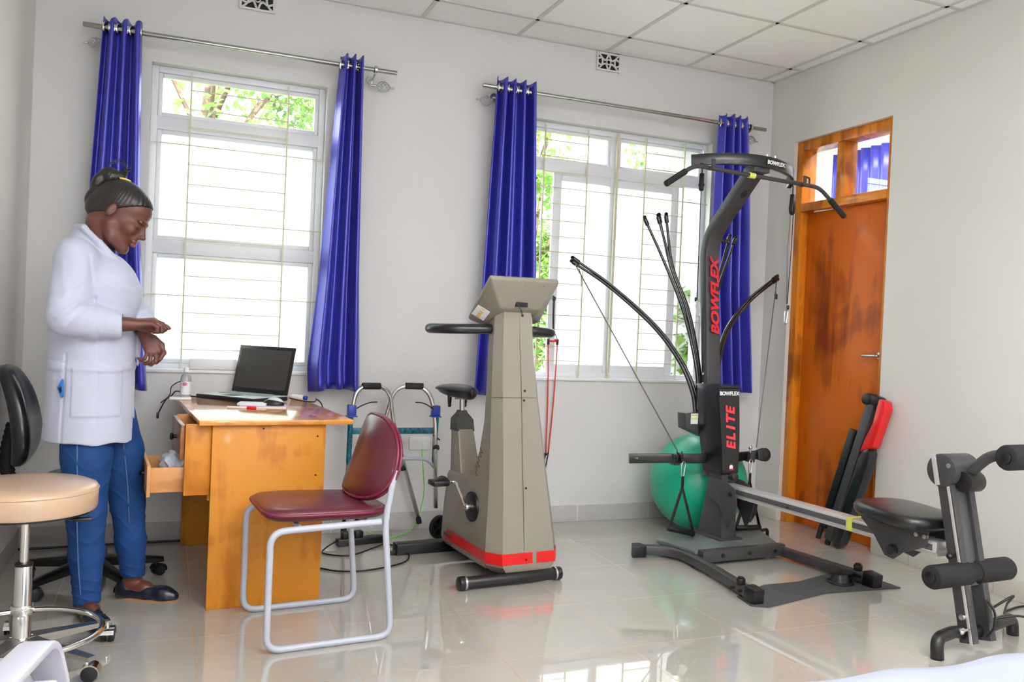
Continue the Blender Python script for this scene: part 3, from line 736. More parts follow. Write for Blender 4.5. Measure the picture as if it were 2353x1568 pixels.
mk = thing('marker_pen', 'white pen with a red clip on the desk in front of the notebook', 'pen', (.33, 4.07, Dk+.006), -.35)
bm = B(); cyl(bm, (-.07, 0, 0), (.025, 0, 0), .0055, 12, .001); obj('barrel', bm, M['paper'], mk); bm = B(); cyl(bm, (.02, 0, 0), (.062, 0, 0), .0062, 12, .001); box(bm, (.04, 0, .007), (.04, .004, .002), .0008); obj('cap', bm, M['red'], mk)
tb = thing('glue_tube', 'small white tube with a blue cap behind the laptop hinge', 'tube', (.655, 4.55, Dk+.014), -.5)
bm = B(); cyl(bm, (-.05, 0, 0), (.02, 0, 0), .014, 14, .004); obj('tube_body', bm, M['white'], tb); bm = B(); cyl(bm, (.02, 0, 0), (.04, 0, -.002), .012, 14, .003); obj('cap', bm, M['bluepl'], tb)
bm = B(); tube(bm, spline([(.60, 4.53, Dk+.012), (.65, 4.45, Dk+.006), (.70, 4.40, Dk+.005), (.725, 4.47, Dk+.004), (.742, 4.55, Dk+.006), (.79, 4.63, Dk-.05), (.80, 4.66, .55), (.81, 4.68, .3)], 8), .0035, 6)
tag(obj('laptop_cable', bm, M['black'], None, 180), 'thin black cable trailing from the laptop over the right desk edge', 'cable')
bm = B(); tube(bm, spline([(.20, 4.60, Dk+.006), (.12, 4.66, Dk+.006), (.055, 4.66, Dk+.03), (.03, 4.70, Dk+.004), (.0, 4.66, Dk-.02), (-.03, 4.62, Dk-.08)], 8), .0035, 6)
tube(bm, spline([(.12, 4.60, Dk+.005), (.08, 4.69, Dk+.075), (.03, 4.72, Dk+.05), (.02, 4.70, Dk+.005), (-.02, 4.66, Dk-.03)], 8), .0028, 6); box(bm, (-.032, 4.62, Dk-.09), (.012, .01, .03), .003)
tag(obj('power_lead', bm, M['black'], None, 180), 'black lead drooping over the left back corner of the desk', 'cable')
tag(obj('router_box', bb(B(), (.11, 4.792, .907), (.35, 4.857, .965), .006), M['white']), 'long low white box standing on the left window sill behind the laptop', 'box')

# ------------------------------------------------------------------ maroon visitor chair
M['maroon'] = mat('maroon_vinyl', (88, 24, 38), .36, coat=.3, coatr=.22, bump=(90, .12, .0006), noise=(4, .08))
M['maroon_p'] = mat('maroon_piping', (110, 24, 52), .35, bump=(200, .3, .001)); M['greytube'] = mat('grey_enamel_tube', (172, 176, 190), .3)
vc = thing('visitor_chair', 'maroon padded visitor chair on a grey tubular sled frame', 'chair', (.58, 3.34, 0), .09)
for s, nm in ((-1, 'near'), (1, 'far')):
    y = s*.235; bm = B()
    tube(bm, fillet([(.215, y, .64), (.182, y, .45), (.222, y, .012), (-.24, y, .012), (-.24, y, .435), (.165, y*1.0, .447)], .055, 7), .0125, 12)
    obj('side_frame', bm, M['greytube'], vc)
for x in (-.13, .13):
    bm = B(); cyl(bm, (x, -.235, .437), (x, .235, .437), .010, 12); obj('cross_bar', bm, M['greytube'], vc)
def pad(nx, ny, outline, thick, crown, edge):
    """cushion: outline(a)->(x,y) radial contour, puffed"""
    bm = B(); rings = []; prof = [(.0, crown), (.35, crown*.96), (.65, crown*.8), (.85, crown*.5), (.95, crown*.2), (1, -thick*.3), (.99, -thick*.75), (.94, -thick), (.5, -thick), (0, -thick)]
    for s, z in prof:
        rings.append([bm.verts.new((outline(2*PI*k/nx)[0]*s, outline(2*PI*k/nx)[1]*s, z)) for k in range(nx)] if s > 0 else [bm.verts.new((0, 0, z))])
    for a, b_ in zip(rings, rings[1:]):
        for k in range(nx):
            k2 = (k+1) % nx
            if len(a) == 1: bm.faces.new((a[0], b_[k], b_[k2]))
            elif len(b_) == 1: bm.faces.new((a[k2], a[k], b_[0]))
            else: bm.faces.new((a[k], b_[k], b_[k2], a[k2]))
    return bm
def sup(rx, ry, e=4, ty=0):
    def f(a):
        c, s = math.cos(a), math.sin(a); r_ = (abs(c)**e+abs(s)**e)**(-1/e)
        return (rx*c*r_, ry*s*r_*(1+ty*c*r_))
    return f
bm = pad(56, 0, sup(.235, .205, 5, -.05), .036, .018, 0); bmesh.ops.transform(bm, matrix=T(-.012, 0, .49, 0, .02), verts=bm.verts); st = obj('seat', bm, M['maroon'], vc, 60)
f_ = sup(.237, .207, 5, -.05)
bm = B(); tube(bm, [Vector((f_(2*PI*k/56)[0]-.012, f_(2*PI*k/56)[1], .478-.02*f_(2*PI*k/56)[0])) for k in range(56)], .0065, 8, True); obj('piping', bm, M['maroon_p'], st, 180)
bk = frame((.185, .01, .66), (0, -1, 0), (.33, 0, 1))
def bko(a):
    c, s = math.cos(a), math.sin(a); r_ = (abs(c)**2.6+abs(s)**2.6)**(-1/2.6)
    x, y = .25*c*r_, .165*s*r_
    return (x*(1-.12*(y/.165)*(1 if y > 0 else .2)), y)
bm = pad(56, 0, bko, .034, .012, 0)
for v in bm.verts: v.co.z -= -.9*v.co.x**2
bmesh.ops.transform(bm, matrix=bk @ T(0, 0, 0, 0, PI), verts=bm.verts); br = obj('backrest', bm, M['maroon'], vc, 60)
bm = B(); P_ = [bko(2*PI*k/56) for k in range(56)]
tube(bm, [bk @ T(0, 0, 0, 0, PI) @ Vector((x*1.01, y*1.01, -.012+.9*x*x)) for x, y in P_], .0065, 8, True); tube(bm, [bk @ T(0, 0, 0, 0, PI) @ Vector((x*1.005, y*1.005, -.026+.9*x*x)) for x, y in P_], .0065, 8, True)
obj('piping', bm, M['maroon_p'], br, 180)

# ------------------------------------------------------------------ round stool
M['cream'] = mat('cream_vinyl', (192, 164, 138), .32, coat=.35, coatr=.2, bump=(70, .1, .0006), noise=(3, .03))
sx, sy = -.415, 3.21
sl = thing('round_stool', 'round cream vinyl stool with chrome foot ring at the left edge', 'stool', (sx, sy, 0))
bm = B(); lathe(bm, [(0, .612), (.12, .614), (.19, .609), (.212, .600), (.217, .592), (.216, .530), (.212, .522), (0, .522)], 56); ss = obj('seat', bm, M['cream'], sl, 50)
bm = B(); lathe(bm, [(.2165, .586), (.2195, .589), (.2165, .592)], 56); obj('seam', bm, M['cream'], ss)
bm = B(); lathe(bm, [(0, .522), (.205, .522), (.205, .514), (0, .514)], 40); box(bm, (0, 0, .508), (.16, .16, .02), .004); tube(bm, [(.04, -.03, .50), (.12, -.06, .498), (.185, -.08, .497)], .006, 8); box(bm, (.175, -.08, .497), (.06, .022, .012), .004); obj('seat_plate', bm, M['black'], sl)
bm = B(); cyl(bm, (0, 0, .30), (0, 0, .515), .0135, 20); obj('gas_piston', bm, M['chrome'], sl)
bm = B(); lathe(bm, [(.0, .335), (.024, .335), (.026, .33), (.028, .10), (.034, .085), (.034, .075), (0, .075)], 28); obj('column', bm, M['chrome'], sl)
bm = B(); lathe(bm, [(.0, .342), (.028, .342), (.028, .333), (0, .333)], 24); obj('column_collar', bm, M['black'], sl)
bm = B(); rr0 = .225; rcx, rcy, rz_ = .03, -.222, .182
tube(bm, [(rcx+rr0*math.cos(2*PI*k/64), rcy+rr0*math.sin(2*PI*k/64), rz_) for k in range(64)], .0095, 12, True)
lathe(bm, [(.034, .17), (.036, .175), (.036, .197), (.034, .202), (.028, .202), (.028, .17), (.034, .17)], 24); obj('foot_ring', bm, M['chrome'], sl)
M['castal'] = mat('polished_cast_aluminium', (.50, .48, .46), .3, 1)
def caster(parent, x, y, a, r=.027, hood='chrome', z=0):
    t = T(x, y, z, 0, 0, a)
    bm = B(); cyl(bm, (0, -.022, r), (0, -.006, r), r, 20, .003); cyl(bm, (0, .006, r), (0, .022, r), r, 20, .003); bmesh.ops.transform(bm, matrix=t, verts=bm.verts); c = obj('caster', bm, M['black'], parent)
    bm = B(); R2 = r+.005; pr = [(R2*math.cos(q), r+R2*math.sin(q)) for q in [PI*k/12-.2 for k in range(13)]]; pr += [(x_*.86, r+(z_-r)*.86) for x_, z_ in reversed(pr)]
    prism(bm, pr, 'y', -.024, .024); cyl(bm, (-.012, 0, r+r*.9), (-.012, 0, r*2+.022), .006, 10); bmesh.ops.transform(bm, matrix=t, verts=bm.verts); obj('caster_hood', bm, M[hood], c)
for k in range(5):
    a = math.radians(31-72*k); bm = B(); ca, sa = math.cos(a), math.sin(a); L_ = .30
    R_ = lambda q, w_, z0, z1: [Vector((q*ca-s_*w_*sa, q*sa+s_*w_*ca, z_)) for s_, z_ in ((-1, z1), (1, z1), (1, z0), (-1, z0))]
    loft(bm, [R_(.0, .034, .062, .098), R_(.06, .026, .065, .094), R_(L_-.03, .015, .064, .079), R_(L_, .014, .062, .077)]); obj('base_arm', bm, M['castal'], sl, 40)
    caster(sl, (L_-.004)*ca, (L_-.004)*sa, a+.9-.3*k, .026)

# ------------------------------------------------------------------ black office chair
oc = thing('office_chair', 'black vinyl swivel office chair behind the woman', 'office chair', (-.275, 4.12, 0))
bm = pad(48, 0, sup(.225, .235, 3.2), .055, .02, 0); bmesh.ops.transform(bm, matrix=T(.02, 0, .47), verts=bm.verts); obj('seat', bm, M['leather'], oc, 60)
bm = B(); lathe(bm, [(0, .405), (.17, .408), (.2, .42), (0, .42)], 30, T(.02, 0, 0)); box(bm, (0, 0, .39), (.18, .14, .04), .01); obj('seat_pan', bm, M['black'], oc)
bkm = frame((-.275, -.02, .745), (0, -1, 0), (-.16, 0, 1))
def bo2(a):
    c, s = math.cos(a), math.sin(a); r_ = (abs(c)**2.7+abs(s)**2.7)**(-1/2.7); x, y = .20*c*r_, .215*s*r_
    return (x*(1-.18*y/.215), y)
bm = pad(48, 0, bo2, .05, .03, 0)
for v in bm.verts: v.co.z += .8*v.co.x**2-.5*v.co.y**2
bmesh.ops.transform(bm, matrix=bkm @ T(0, 0, 0, 0, PI), verts=bm.verts); obj('backrest', bm, M['leather'], oc, 60)
bm = B(); pts = spline([(-.315, 0, .70), (-.335, 0, .58), (-.325, 0, .47), (-.27, 0, .40), (-.08, 0, .385)], 10); tube(bm, pts, [.026+.004*(i % 2) for i in range(len(pts))], 14); obj('back_support', bm, M['rubber'], oc, 180, label='ribbed black bellows sleeve')
bm = B(); cyl(bm, (0, 0, .11), (0, 0, .26), .026, 20); cyl(bm, (0, 0, .26), (0, 0, .40), .015, 20); obj('gas_lift', bm, M['black'], oc)
for k in range(5):
    a = math.radians(12+72*k); bm = B(); ca, sa = math.cos(a), math.sin(a); L_ = .29
    R_ = lambda q, w_, z0, z1: [Vector((q*ca-s_*w_*sa, q*sa+s_*w_*ca, z_)) for s_, z_ in ((-1, z1-.008), (-.5, z1), (.5, z1), (1, z1-.008), (1, z0), (-1, z0))]
    loft(bm, [R_(.0, .036, .075, .125), R_(.07, .030, .075, .118), R_(L_-.02, .019, .062, .088), R_(L_+.01, .016, .062, .082)]); obj('base_arm', bm, M['black'], oc, 40)
    caster(oc, (L_-.01)*ca, (L_-.01)*sa, a+.5+.7*k, .025, 'black')

# ------------------------------------------------------------------ white plastic chair, only an arm in view
M['mono'] = mat('white_moulded_plastic', (172, 172, 186), .35)
pc = thing('plastic_armchair', 'white moulded plastic armchair, one arm showing at the lower left corner', 'chair', (-.405, 1.36, .0), -.12)
for s in (1, -1):
    x = .215 if s > 0 else -.165; bm = B()
    tube(bm, fillet([(x, -.26, .69), (x, -.1, .682), (x, .20, .655), (x+.006*s, .27, .54), (x+.02*s, .30, 0)], .05, 8), 1, prof=rect(.026, .007, .8), up=(0, 0, 1))
    tube(bm, fillet([(x-.020*s, -.22, .645), (x-.022*s, .20, .60), (x-.02*s, .26, .50), (x-.01*s, .29, .0)], .08, 8), 1, prof=rect(.005, .014, .8), up=(0, 0, 1))
    tube(bm, fillet([(x, .12, .42), (x, .17, .53), (x, .215, .58)], .05, 6), 1, prof=rect(.02, .006, .8), up=(0, 0, 1))
    obj('arm', bm, M['mono'], pc, 40)
    bm = B(); tube(bm, [(x*.95, -.24, .42), (x*1.05, -.30, 0)], 1, prof=rect(.02, .016, .4)); obj('rear_leg', bm, M['mono'], pc, 40)
bm = B(); box(bm, (.025, -.01, .42), (.38, .50, .016), .006); obj('seat', bm, M['mono'], pc)
bm = B(); prism(bm, [(-.16, .42), (.21, .42), (.21, .62), (.15, .68), (-.10, .68), (-.16, .62)], 'y', -.262, -.25, .004); obj('backrest', bm, M['mono'], pc)

# ------------------------------------------------------------------ treatment couch with sheet (lower right)
M['sheet'] = mat('white_cotton_sheet', (136, 142, 166), .8, spec=.2, sheen=.2, bump=(35, .25, .002)); M['couchleg'] = mat('couch_frame_enamel', (200, 202, 206), .35)
cb = thing('treatment_couch', 'treatment couch under a pale blue-white sheet in the lower right corner', 'couch', (1.75, .84, 0), .0)
bm = B(); box(bm, (0, -.0, .53), (1.90, .62, .08), .02); obj('mattress', bm, M['leather'], cb)
bm = B(); box(bm, (0, 0, .465), (1.84, .58, .04), .006)
obj('couch_frame', bm, M['couchleg'], cb)
for x in (-.85, .85):
    for y in (-.26, .26): bm = B(); cyl(bm, (x, y, 0), (x, y, .45), .02, 14); obj('leg', bm, M['couchleg'], cb)
bm = B(); nx, ny = 90, 40; V = []
for j in range(ny+1):
    r_ = []
    for i in range(nx+1):
        x = -.98+1.96*i/nx; t = j/ny; dn = 0; y = -.55+1.10*t
        yy = max(-.335, min(.335, y)); dn = max(0, abs(y)-.33)
        xx = max(-.965, min(.965, x)); dx = max(0, abs(x)-.955)
        wv = .0035*math.sin(9*x+4*y)+.0025*math.sin(23*x-15*y)+.0018*math.sin(31*y+6*x)
        r_.append(bm.verts.new((xx, yy+(.006*math.sin(24*x) if dn else 0)*(1 if y > 0 else -1), .588+wv-dn-dx*4)))
    V.append(r_)
for j in range(ny):
    for i in range(nx): bm.faces.new((V[j][i], V[j][i+1], V[j+1][i+1], V[j+1][i]))
so = obj('bed_sheet', bm, M['sheet'], None, 180, recalc=False); so.location = (1.75, .84, 0); so.modifiers.new('thickness', 'SOLIDIFY').thickness = .002
tag(so, 'pale blue-white cotton sheet spread over the treatment couch', 'sheet')

# ------------------------------------------------------------------ walking frame
M['alupipe'] = mat('anodised_aluminium_tube', (.74, .75, .74), .25, 1); M['grip'] = mat('black_foam_grip', (24, 24, 26), .6, bump=(150, .4, .001))
M['teal'] = mat('teal_patterned_bar', (10, 86, 110), .35, noise=(70, .9)); M['cblue'] = mat('blue_clamp', (24, 56, 160), .35)
wk = thing('walking_frame', 'folded aluminium walking frame with blue clamps between the desk and the exercise bike', 'walking frame', (0, 0, 0))
def leg(pts, r=.0125, f=.07): bm = B(); tube(bm, fillet(pts, f, 8), r, 12); return bm
obj('side_frame', leg([(.925, 4.60, .10), (.941, 4.60, .70), (.965, 4.60, .848), (1.150, 4.63, .846), (1.195, 4.66, .62), (1.37, 4.70, .09)], .0125, .08), M['alupipe'], wk, 180)
obj('side_frame', leg([(1.432, 4.57, .17), (1.414, 4.60, .70), (1.365, 4.61, .850), (1.195, 4.66, .85), (1.135, 4.70, .60), (1.03, 4.72, .10)], .0125, .08), M['alupipe'], wk, 180)
for a, b_ in (((.995, 4.605, .848), (1.10, 4.622, .847)), ((1.245, 4.64, .85), (1.345, 4.617, .85))):
    bm = B(); cyl(bm, a, b_, .0185, 16, .004); obj('hand_grip', bm, M['grip'], wk)
for x in (.941, 1.416):
    s = 1 if x < 1.1 else -1
    bm = B(); box(bm, (x, 4.60, .715), (.045, .05, .06), .005); box(bm, (x, 4.60, .683), (.058, .052, .006), .002); cl = obj('clamp', bm, M['cblue'], wk)
    bm = B(); tube(bm, spline([(x+s*.02, 4.58, .725), (x+s*.05, 4.57, .745), (x+s*.09, 4.56, .762), (x+s*.13, 4.56, .765)], 5), .0035, 6); obj('brake_lever', bm, M['black'], cl)
bm = B(); box(bm, (1.178, 4.60, .602), (.47, .012, .034), .003); obj('cross_strap', bm, M['teal'], wk)
for x in (.937, 1.422): bm = B(); cyl(bm, (x-.001, 4.60, .42), (x, 4.60, .68), .0145, 14); obj('leg_sleeve', bm, M['teal'], wk)
obj('lower_rail', leg([(.94, 4.60, .40), (.97, 4.60, .447), (1.19, 4.61, .447), (1.38, 4.60, .443), (1.427, 4.60, .39)], .010, .05), M['greytube'], wk, 180)
obj('rear_leg', leg([(1.20, 4.64, .43), (1.255, 4.68, .40)], .009), M['greytube'], wk)
for p, q in (((1.37, 4.70, .09), (1.379, 4.702, .055)), ((1.03, 4.72, .10), (1.022, 4.722, .065)), ((.925, 4.60, .10), (.924, 4.60, .0))):
    bm = B(); cyl(bm, p, q, .016, 14, .003); obj('rubber_tip', bm, M['rubber'], wk)
bm = B(); cyl(bm, (1.262, 4.675, .385), (1.266, 4.676, .37), .017, 14); cyl(bm, (1.424, 4.58, .50), (1.424, 4.59, .515), .019, 12); box(bm, (1.424, 4.59, .565), (.05, .012, .008), .002, (0, .6, 0)); obj('adjuster', bm, M['black'], wk)
wh = Matrix.Translation((1.452, 4.555, .066)) @ Euler((PI/2, 0, .35)).to_matrix().to_4x4()
bm = B(); lathe(bm, [(.050, -.012), (.062, -.012), (.066, -.006), (.066, .006), (.062, .012), (.050, .012), (.050, -.012)], 32, wh); lathe(bm, [(0, -.013), (.012, -.013), (.012, .013), (0, .013)], 14, wh)
for k in range(5):
    a = 2*PI*k/5; t = B(); box(t, (.031*math.cos(a), .031*math.sin(a), 0), (.045, .009, .008), .002, (0, 0, a)); _join(bm, t, wh)
obj('wheel', bm, M['rubber'], wk); 
# socket, green lead, power strip
so_ = thing('wall_socket', 'white wall socket plate low on the wall behind the walking frame', 'socket', (1.388, YB, .505))
bm = B(); box(bm, (0, -.006, 0), (.125, .012, .078), .003); obj('face_plate', bm, M['white'], so_); bm = B(); box(bm, (.03, -.014, -.01), (.03, .006, .026), .002); obj('rocker', bm, M['paper'], so_)
M['green'] = mat('green_cable', (120, 210, 70), .4)
bm = B(); tube(bm, spline([(1.40, 4.785, .47), (1.41, 4.775, .36), (1.42, 4.77, .22), (1.39, 4.75, .10), (1.33, 4.70, .02), (1.24, 4.64, .006), (1.15, 4.62, .006), (1.05, 4.60, .05)], 8), .0032, 6)
tag(obj('network_cable', bm, M['green'], None, 180), 'bright green thin cable curving from the wall socket to the floor', 'cable')
px = thing('power_strip', 'black power strip with plugs on the floor behind the maroon chair', 'power strip', (1.0, 4.53, 0), .15)
bm = B(); box(bm, (0, 0, .02), (.26, .055, .038), .006); obj('strip_body', bm, M['black'], px)
for x in (-.08, -.01): bm = B(); box(bm, (x, 0, .056), (.045, .042, .036), .006); obj('plug', bm, M['black'], px)
bm = B(); tube(bm, spline([(.87, 4.50, .03), (.80, 4.44, .01), (.78, 4.36, .005), (.90, 4.30, .004), (1.05, 4.42, .004), (1.13, 4.48, .006), (1.19, 4.36, .006), (1.19, 4.22, .006), (1.12, 4.10, .005), (.95, 4.02, .005), (.80, 4.03, .005), (.70, 4.12, .005)], 10), .0042, 6)
box(bm, (1.125, 4.27, .014), (.06, .02, .022), .005, (0, 0, .2)); tag(obj('power_cable', bm, M['black'], None, 180), 'black mains cable looping over the tiles between desk and exercise bike', 'cable')
bm = B(); tube(bm, spline([(-.64, 4.74, .008), (-.3, 4.755, .008), (.0, 4.76, .008), (.16, 4.765, .008), (.5, 4.77, .008), (.8, 4.76, .008)], 8), .006, 6); tag(obj('skirting_cable', bm, M['black'], None, 180), 'black cable lying along the foot of the window wall behind the desk', 'cable')

# ------------------------------------------------------------------ exercise bike
M['bike'] = mat('taupe_moulded_shell', (138, 132, 120), .33, noise=(2, .02), bump=(220, .08, .0004)); M['bikedk'] = mat('grey_brown_collar', (62, 62, 62), .4)
M['redtape'] = mat('red_stripe', (210, 18, 20), .3)
bi = thing('exercise_bike', 'tall taupe upright exercise bike with a red stripe round its foot', 'exercise bike', (1.515, 3.645, 0), .10)
def oct_(xc, w_, yf, yb, ch, z):
    """eight-sided section: chamfered at the front"""
    return [Vector(p) for p in ((xc-w_, yf+ch*1.1, z), (xc-w_+ch*.75, yf, z), (xc+w_-ch*.75, yf, z), (xc+w_, yf+ch*1.1, z), (xc+w_*.96, yb-.02, z), (xc+w_*.7, yb, z), (xc-w_*.7, yb, z), (xc-w_*.96, yb-.02, z))]
bm = B()
secs0 = [(.035, .05, .115, .05, .52), (.052, .05, .15, .0, .56), (.085, .05, .185, -.015, .60), (.115, .05, .192, -.018, .60), (.20, .048, .185, -.012, .50), (.33, .045, .172, -.004, .40), (.46, .040, .158, .004, .30), (.60, .034, .146, .012, .215), (.75, .028, .134, .02, .175), (.872, .022, .124, .026, .165), (1.08, .012, .110, .034, .16), (1.28, .004, .098, .042, .16), (1.31, .004, .094, .045, .155)]
secs = [(z, xc+.045*max(0, 1-z), w_, yf, yb_) for z, xc, w_, yf, yb_ in secs0]
loft(bm, [oct_(xc, w_, yf, yb_, .055*w_/.15, z) for z, xc, w_, yf, yb_ in secs]); shell = obj('main_shell', bm, M['bike'], bi, 28)
bm = B()                                                                    # rear housing of the flywheel
loft(bm, [[Vector((x, y, z)) for x, y in ((-.088+dx, .10), (.115-dx, .10), (.110-dx, yb_), (-.082+dx, yb_))] for z, dx, yb_ in ((.055, .012, .60), (.085, 0, .635), (.16, 0, .63), (.30, .004, .62), (.425, .012, .61), (.445, .018, .60))])
bmesh.ops.bevel(bm, geom=[e for e in bm.edges], offset=.008, segments=2, profile=.5, affect='EDGES'); obj('rear_housing', bm, M['bike'], bi)
bm = B(); loft(bm, [[Vector((x, y, z)) for x, y in ((-w_, yc-d), (w_, yc-d), (w_, yc+d), (-w_, yc+d))] for z, w_, yc, d in ((.40, .062, .53, .08), (.44, .058, .535, .07), (.655, .047, .595, .046), (.665, .046, .597, .044))])
bmesh.ops.bevel(bm, geom=[e for e in bm.edges], offset=.010, segments=2, profile=.5, affect='EDGES'); sp_ = obj('seat_post_cover', bm, M['bike'], bi)
bm = B(); box(bm, (-.01, .445, .58), (.003, .004, .26)); box(bm, (.01, .445, .58), (.003, .004, .26)); bmesh.ops.transform(bm, matrix=T(0, .0, 0), verts=bm.verts)
bm.free()
bm = B(); loft(bm, [[Vector((x, y, z)) for x, y in ((-w_, yc-d), (w_, yc-d), (w_, yc+d), (-w_, yc+d))] for z, w_, yc, d in ((.650, .049, .596, .047), (.71, .046, .605, .044), (.745, .022, .61, .022), (.755, .02, .61, .02))]); obj('post_collar', bm, M['bikedk'], bi)
bm = B(); cyl(bm, (0, .61, .745), (0, .615, .825), .014, 16); obj('seat_post', bm, M['steel'], bi)
# saddle
bm = B(); N_ = 26; rings = []
for i in range(13):
    q = (0, .03, .09, .18, .30, .42, .54, .66, .78, .88, .95, .985, 1)[i]; y = .465+.30*q
    hw = (.010, .024, .032, .036, .042, .056, .078, .098, .110, .110, .096, .066, .025)[i]; th = (.35, .7, .9, 1, 1, 1, 1, 1, 1, .95, .8, .6, .3)[i]
    zc = .855+.012*abs(q-.4); rings.append([Vector((hw*1.0*math.cos(2*PI*k/N_)*(1 if math.sin(2*PI*k/N_) > -.2 else .86), y, zc+th*(.028 if math.sin(2*PI*k/N_) > 0 else .042)*math.sin(2*PI*k/N_))) for k in range(N_)])
loft(bm, rings); sd = obj('saddle', bm, M['leather'], bi, 60)
for x in (-.05, .05):
    bm = B(); tube(bm, [(x*.9+.006*math.cos(k*1.3), .675+.012*math.sin(k*1.3), .825-.0035*k) for k in range(16)], .004, 6); cyl(bm, (x*.9, .675, .83), (x*.9, .675, .765), .013, 10, r2=.008); obj('saddle_spring', bm, M['black'], sd)
bm = B(); box(bm, (0, .61, .825), (.05, .09, .022), .005); cyl(bm, (-.04, .615, .818), (.04, .615, .818), .008, 10); tube(bm, [(-.05, .68, .822), (0, .52, .828), (.05, .68, .822)], .004, 6); obj('saddle_clamp', bm, M['steel'], sd)
# cranks and pedals
cy_, cz_ = .235, .325
for s in (-1, 1):
    xo = .235 if s > 0 else -.101; po = .118 if s < 0 else .065
    bm = B(); cyl(bm, (xo+.030*-s, cy_, cz_), (xo+.004*s, cy_, cz_), .073, 36, .003); obj('crank_cover', bm, M['black'], bi)
    dy, dz = (.118*s*-1*-1, .098) if s < 0 else (.02, -.14)
    if s < 0: dy = .135
    bm = B(); tube(bm, fillet([(xo+s*.005, cy_, cz_), (xo+s*.03, cy_, cz_), (xo+s*.035, cy_+dy*.9, cz_+dz), (xo+s*.035, cy_+dy, cz_+dz)], .02), .009, 10); cyl(bm, (xo, cy_, cz_), (xo+s*.034, cy_, cz_), .018, 16, .003)
    cyl(bm, (xo+s*.035, cy_+dy, cz_+dz), (xo+s*(po-.04), cy_+dy, cz_+dz), .007, 10); cr_ = obj('crank', bm, M['chrome'], bi)
    bm = B(); box(bm, (xo+s*po, cy_+dy, cz_+dz), (.085, .085, .028), .008); tube(bm, spline([(xo+s*(po-.038), cy_+dy-.03, cz_+dz), (xo+s*(po-.003), cy_+dy-.03, cz_+dz+.026), (xo+s*(po+.04), cy_+dy-.03, cz_+dz)], 5), 1, prof=rect(.014, .0025, .5), up=(0, 1, 0)); obj('pedal', bm, M['black'], cr_)
# stripe, seams, screws
bm = B()
def at_z(z):
    for a, b_ in zip(secs, secs[1:]):
        if a[0] <= z <= b_[0]:
            t = (z-a[0])/(b_[0]-a[0]); v = [p+(q-p)*t for p, q in zip(a, b_)]; return oct_(v[1], v[2]+.0025, v[3]-.0025, v[4]+.002, .055*v[2]/.15, z)
lo_, hi_ = at_z(.098), at_z(.15)
def quad(a, b_, c, d): bm.faces.new([bm.verts.new(p) for p in (a, b_, c, d)])
for i, (u0, u1) in ((7, (.045, 1)), (0, (0, 1)), (1, (0, .57)), (1, (.65, 1)), (2, (0, 1)), (3, (0, 1))):
    j = (i+1) % 8
    L0, L1, H0, H1 = lo_[i], lo_[j], hi_[i], hi_[j]; quad(L0.lerp(L1, u0), L0.lerp(L1, u1), H0.lerp(H1, u1), H0.lerp(H1, u0))
o = obj('red_stripe', bm, M['redtape'], bi, None); o.modifiers.new('t', 'SOLIDIFY').thickness = .002
bm = B(); tube(bm, [(.066, -.0165, .10), (.057, -.008, .33), (.044, .006, .6), (.036, .024, .87), (.02, .036, 1.13), (.012, .044, 1.30)], .0012, 4); obj('shell_seam', bm, M['bikedk'], bi)
bm = B()
tube(bm, [p for p in [(-.1, .064, .872), (-.072, .0255, .872), (.116, .0255, .872)]], .0012, 4); obj('shell_joint', bm, M['bikedk'], bi)
for z, x, y in ((.118, .073, -.021), (.86, .048, .023), (.905, .05, .024), (.45, .066, 0)):
    bm = B(); cyl(bm, (x, y, z), (x, y-.004, z), .005, 10); obj('screw', bm, M['black'], bi)
# console
A = [(-.192, -.055, 1.415), (.168, -.055, 1.420), (.222, .215, 1.230), (-.166, .215, 1.226)]
def off3(P_, d):
    n = (Vector(P_[1])-Vector(P_[0])).cross(Vector(P_[3])-Vector(P_[0])).normalized(); return [Vector(p)+n*d for p in P_]
Bq = [(-.103, .012, 1.285), (.112, .012, 1.287), (.12, .175, 1.205), (-.105, .175, 1.203)]
nn = (Vector(A[1])-Vector(A[0])).cross(Vector(A[3])-Vector(A[0])).normalized(); sg = 1 if nn.z > 0 else -1
bm = B(); loft(bm, [off3(A, .022*sg), off3(A, .0), [Vector(p) for p in Bq]])
bmesh.ops.bevel(bm, geom=[e for e in bm.edges], offset=.009, segments=3, profile=.5, affect='EDGES'); co = obj('console', bm, M['bike'], bi)
bm = B(); t = off3(A, .024*sg); c = sum(t, Vector())/4; f = bm.faces.new([bm.verts.new(c+(p-c)*.88) for p in t]); o = obj('display_panel', bm, M['black'], co, None); o.modifiers.new('t', 'SOLIDIFY').thickness = .002
nf_ = (Vector(A[1])-Vector(A[0])).cross(Vector(Bq[0])-Vector(A[0])).normalized(); nf_ = nf_ if nf_.y < 0 else -nf_
for q in (.2, .5, .8):
    p = Vector(A[0]).lerp(Vector(A[1]), q).lerp(Vector(Bq[0]).lerp(Vector(Bq[1]), q), .18)
    bm = B(); cyl(bm, p-nf_*.004, p+nf_*.001, .005, 10); obj('screw', bm, M['steel'], co)
bm = B(); p = Vector(A[0]).lerp(Vector(A[1]), .47).lerp(Vector(Bq[0]).lerp(Vector(Bq[1]), .5), .84); box(bm, p, (.062, .012, .022), 0); obj('cable_slot', bm, M['rubber'], co, None)
bm = B(); tube(bm, spline([p+Vector((-.02, -.008, -.004)), p+Vector((-.01, -.018, -.025)), p+Vector((-.002, -.016, -.045)), p+Vector((.0, -.016, -.055))], 5), .0022, 6); box(bm, p+Vector((0, -.016, -.05)), (.01, .008, .012), .002); obj('wire_plug', bm, M['black'], co)
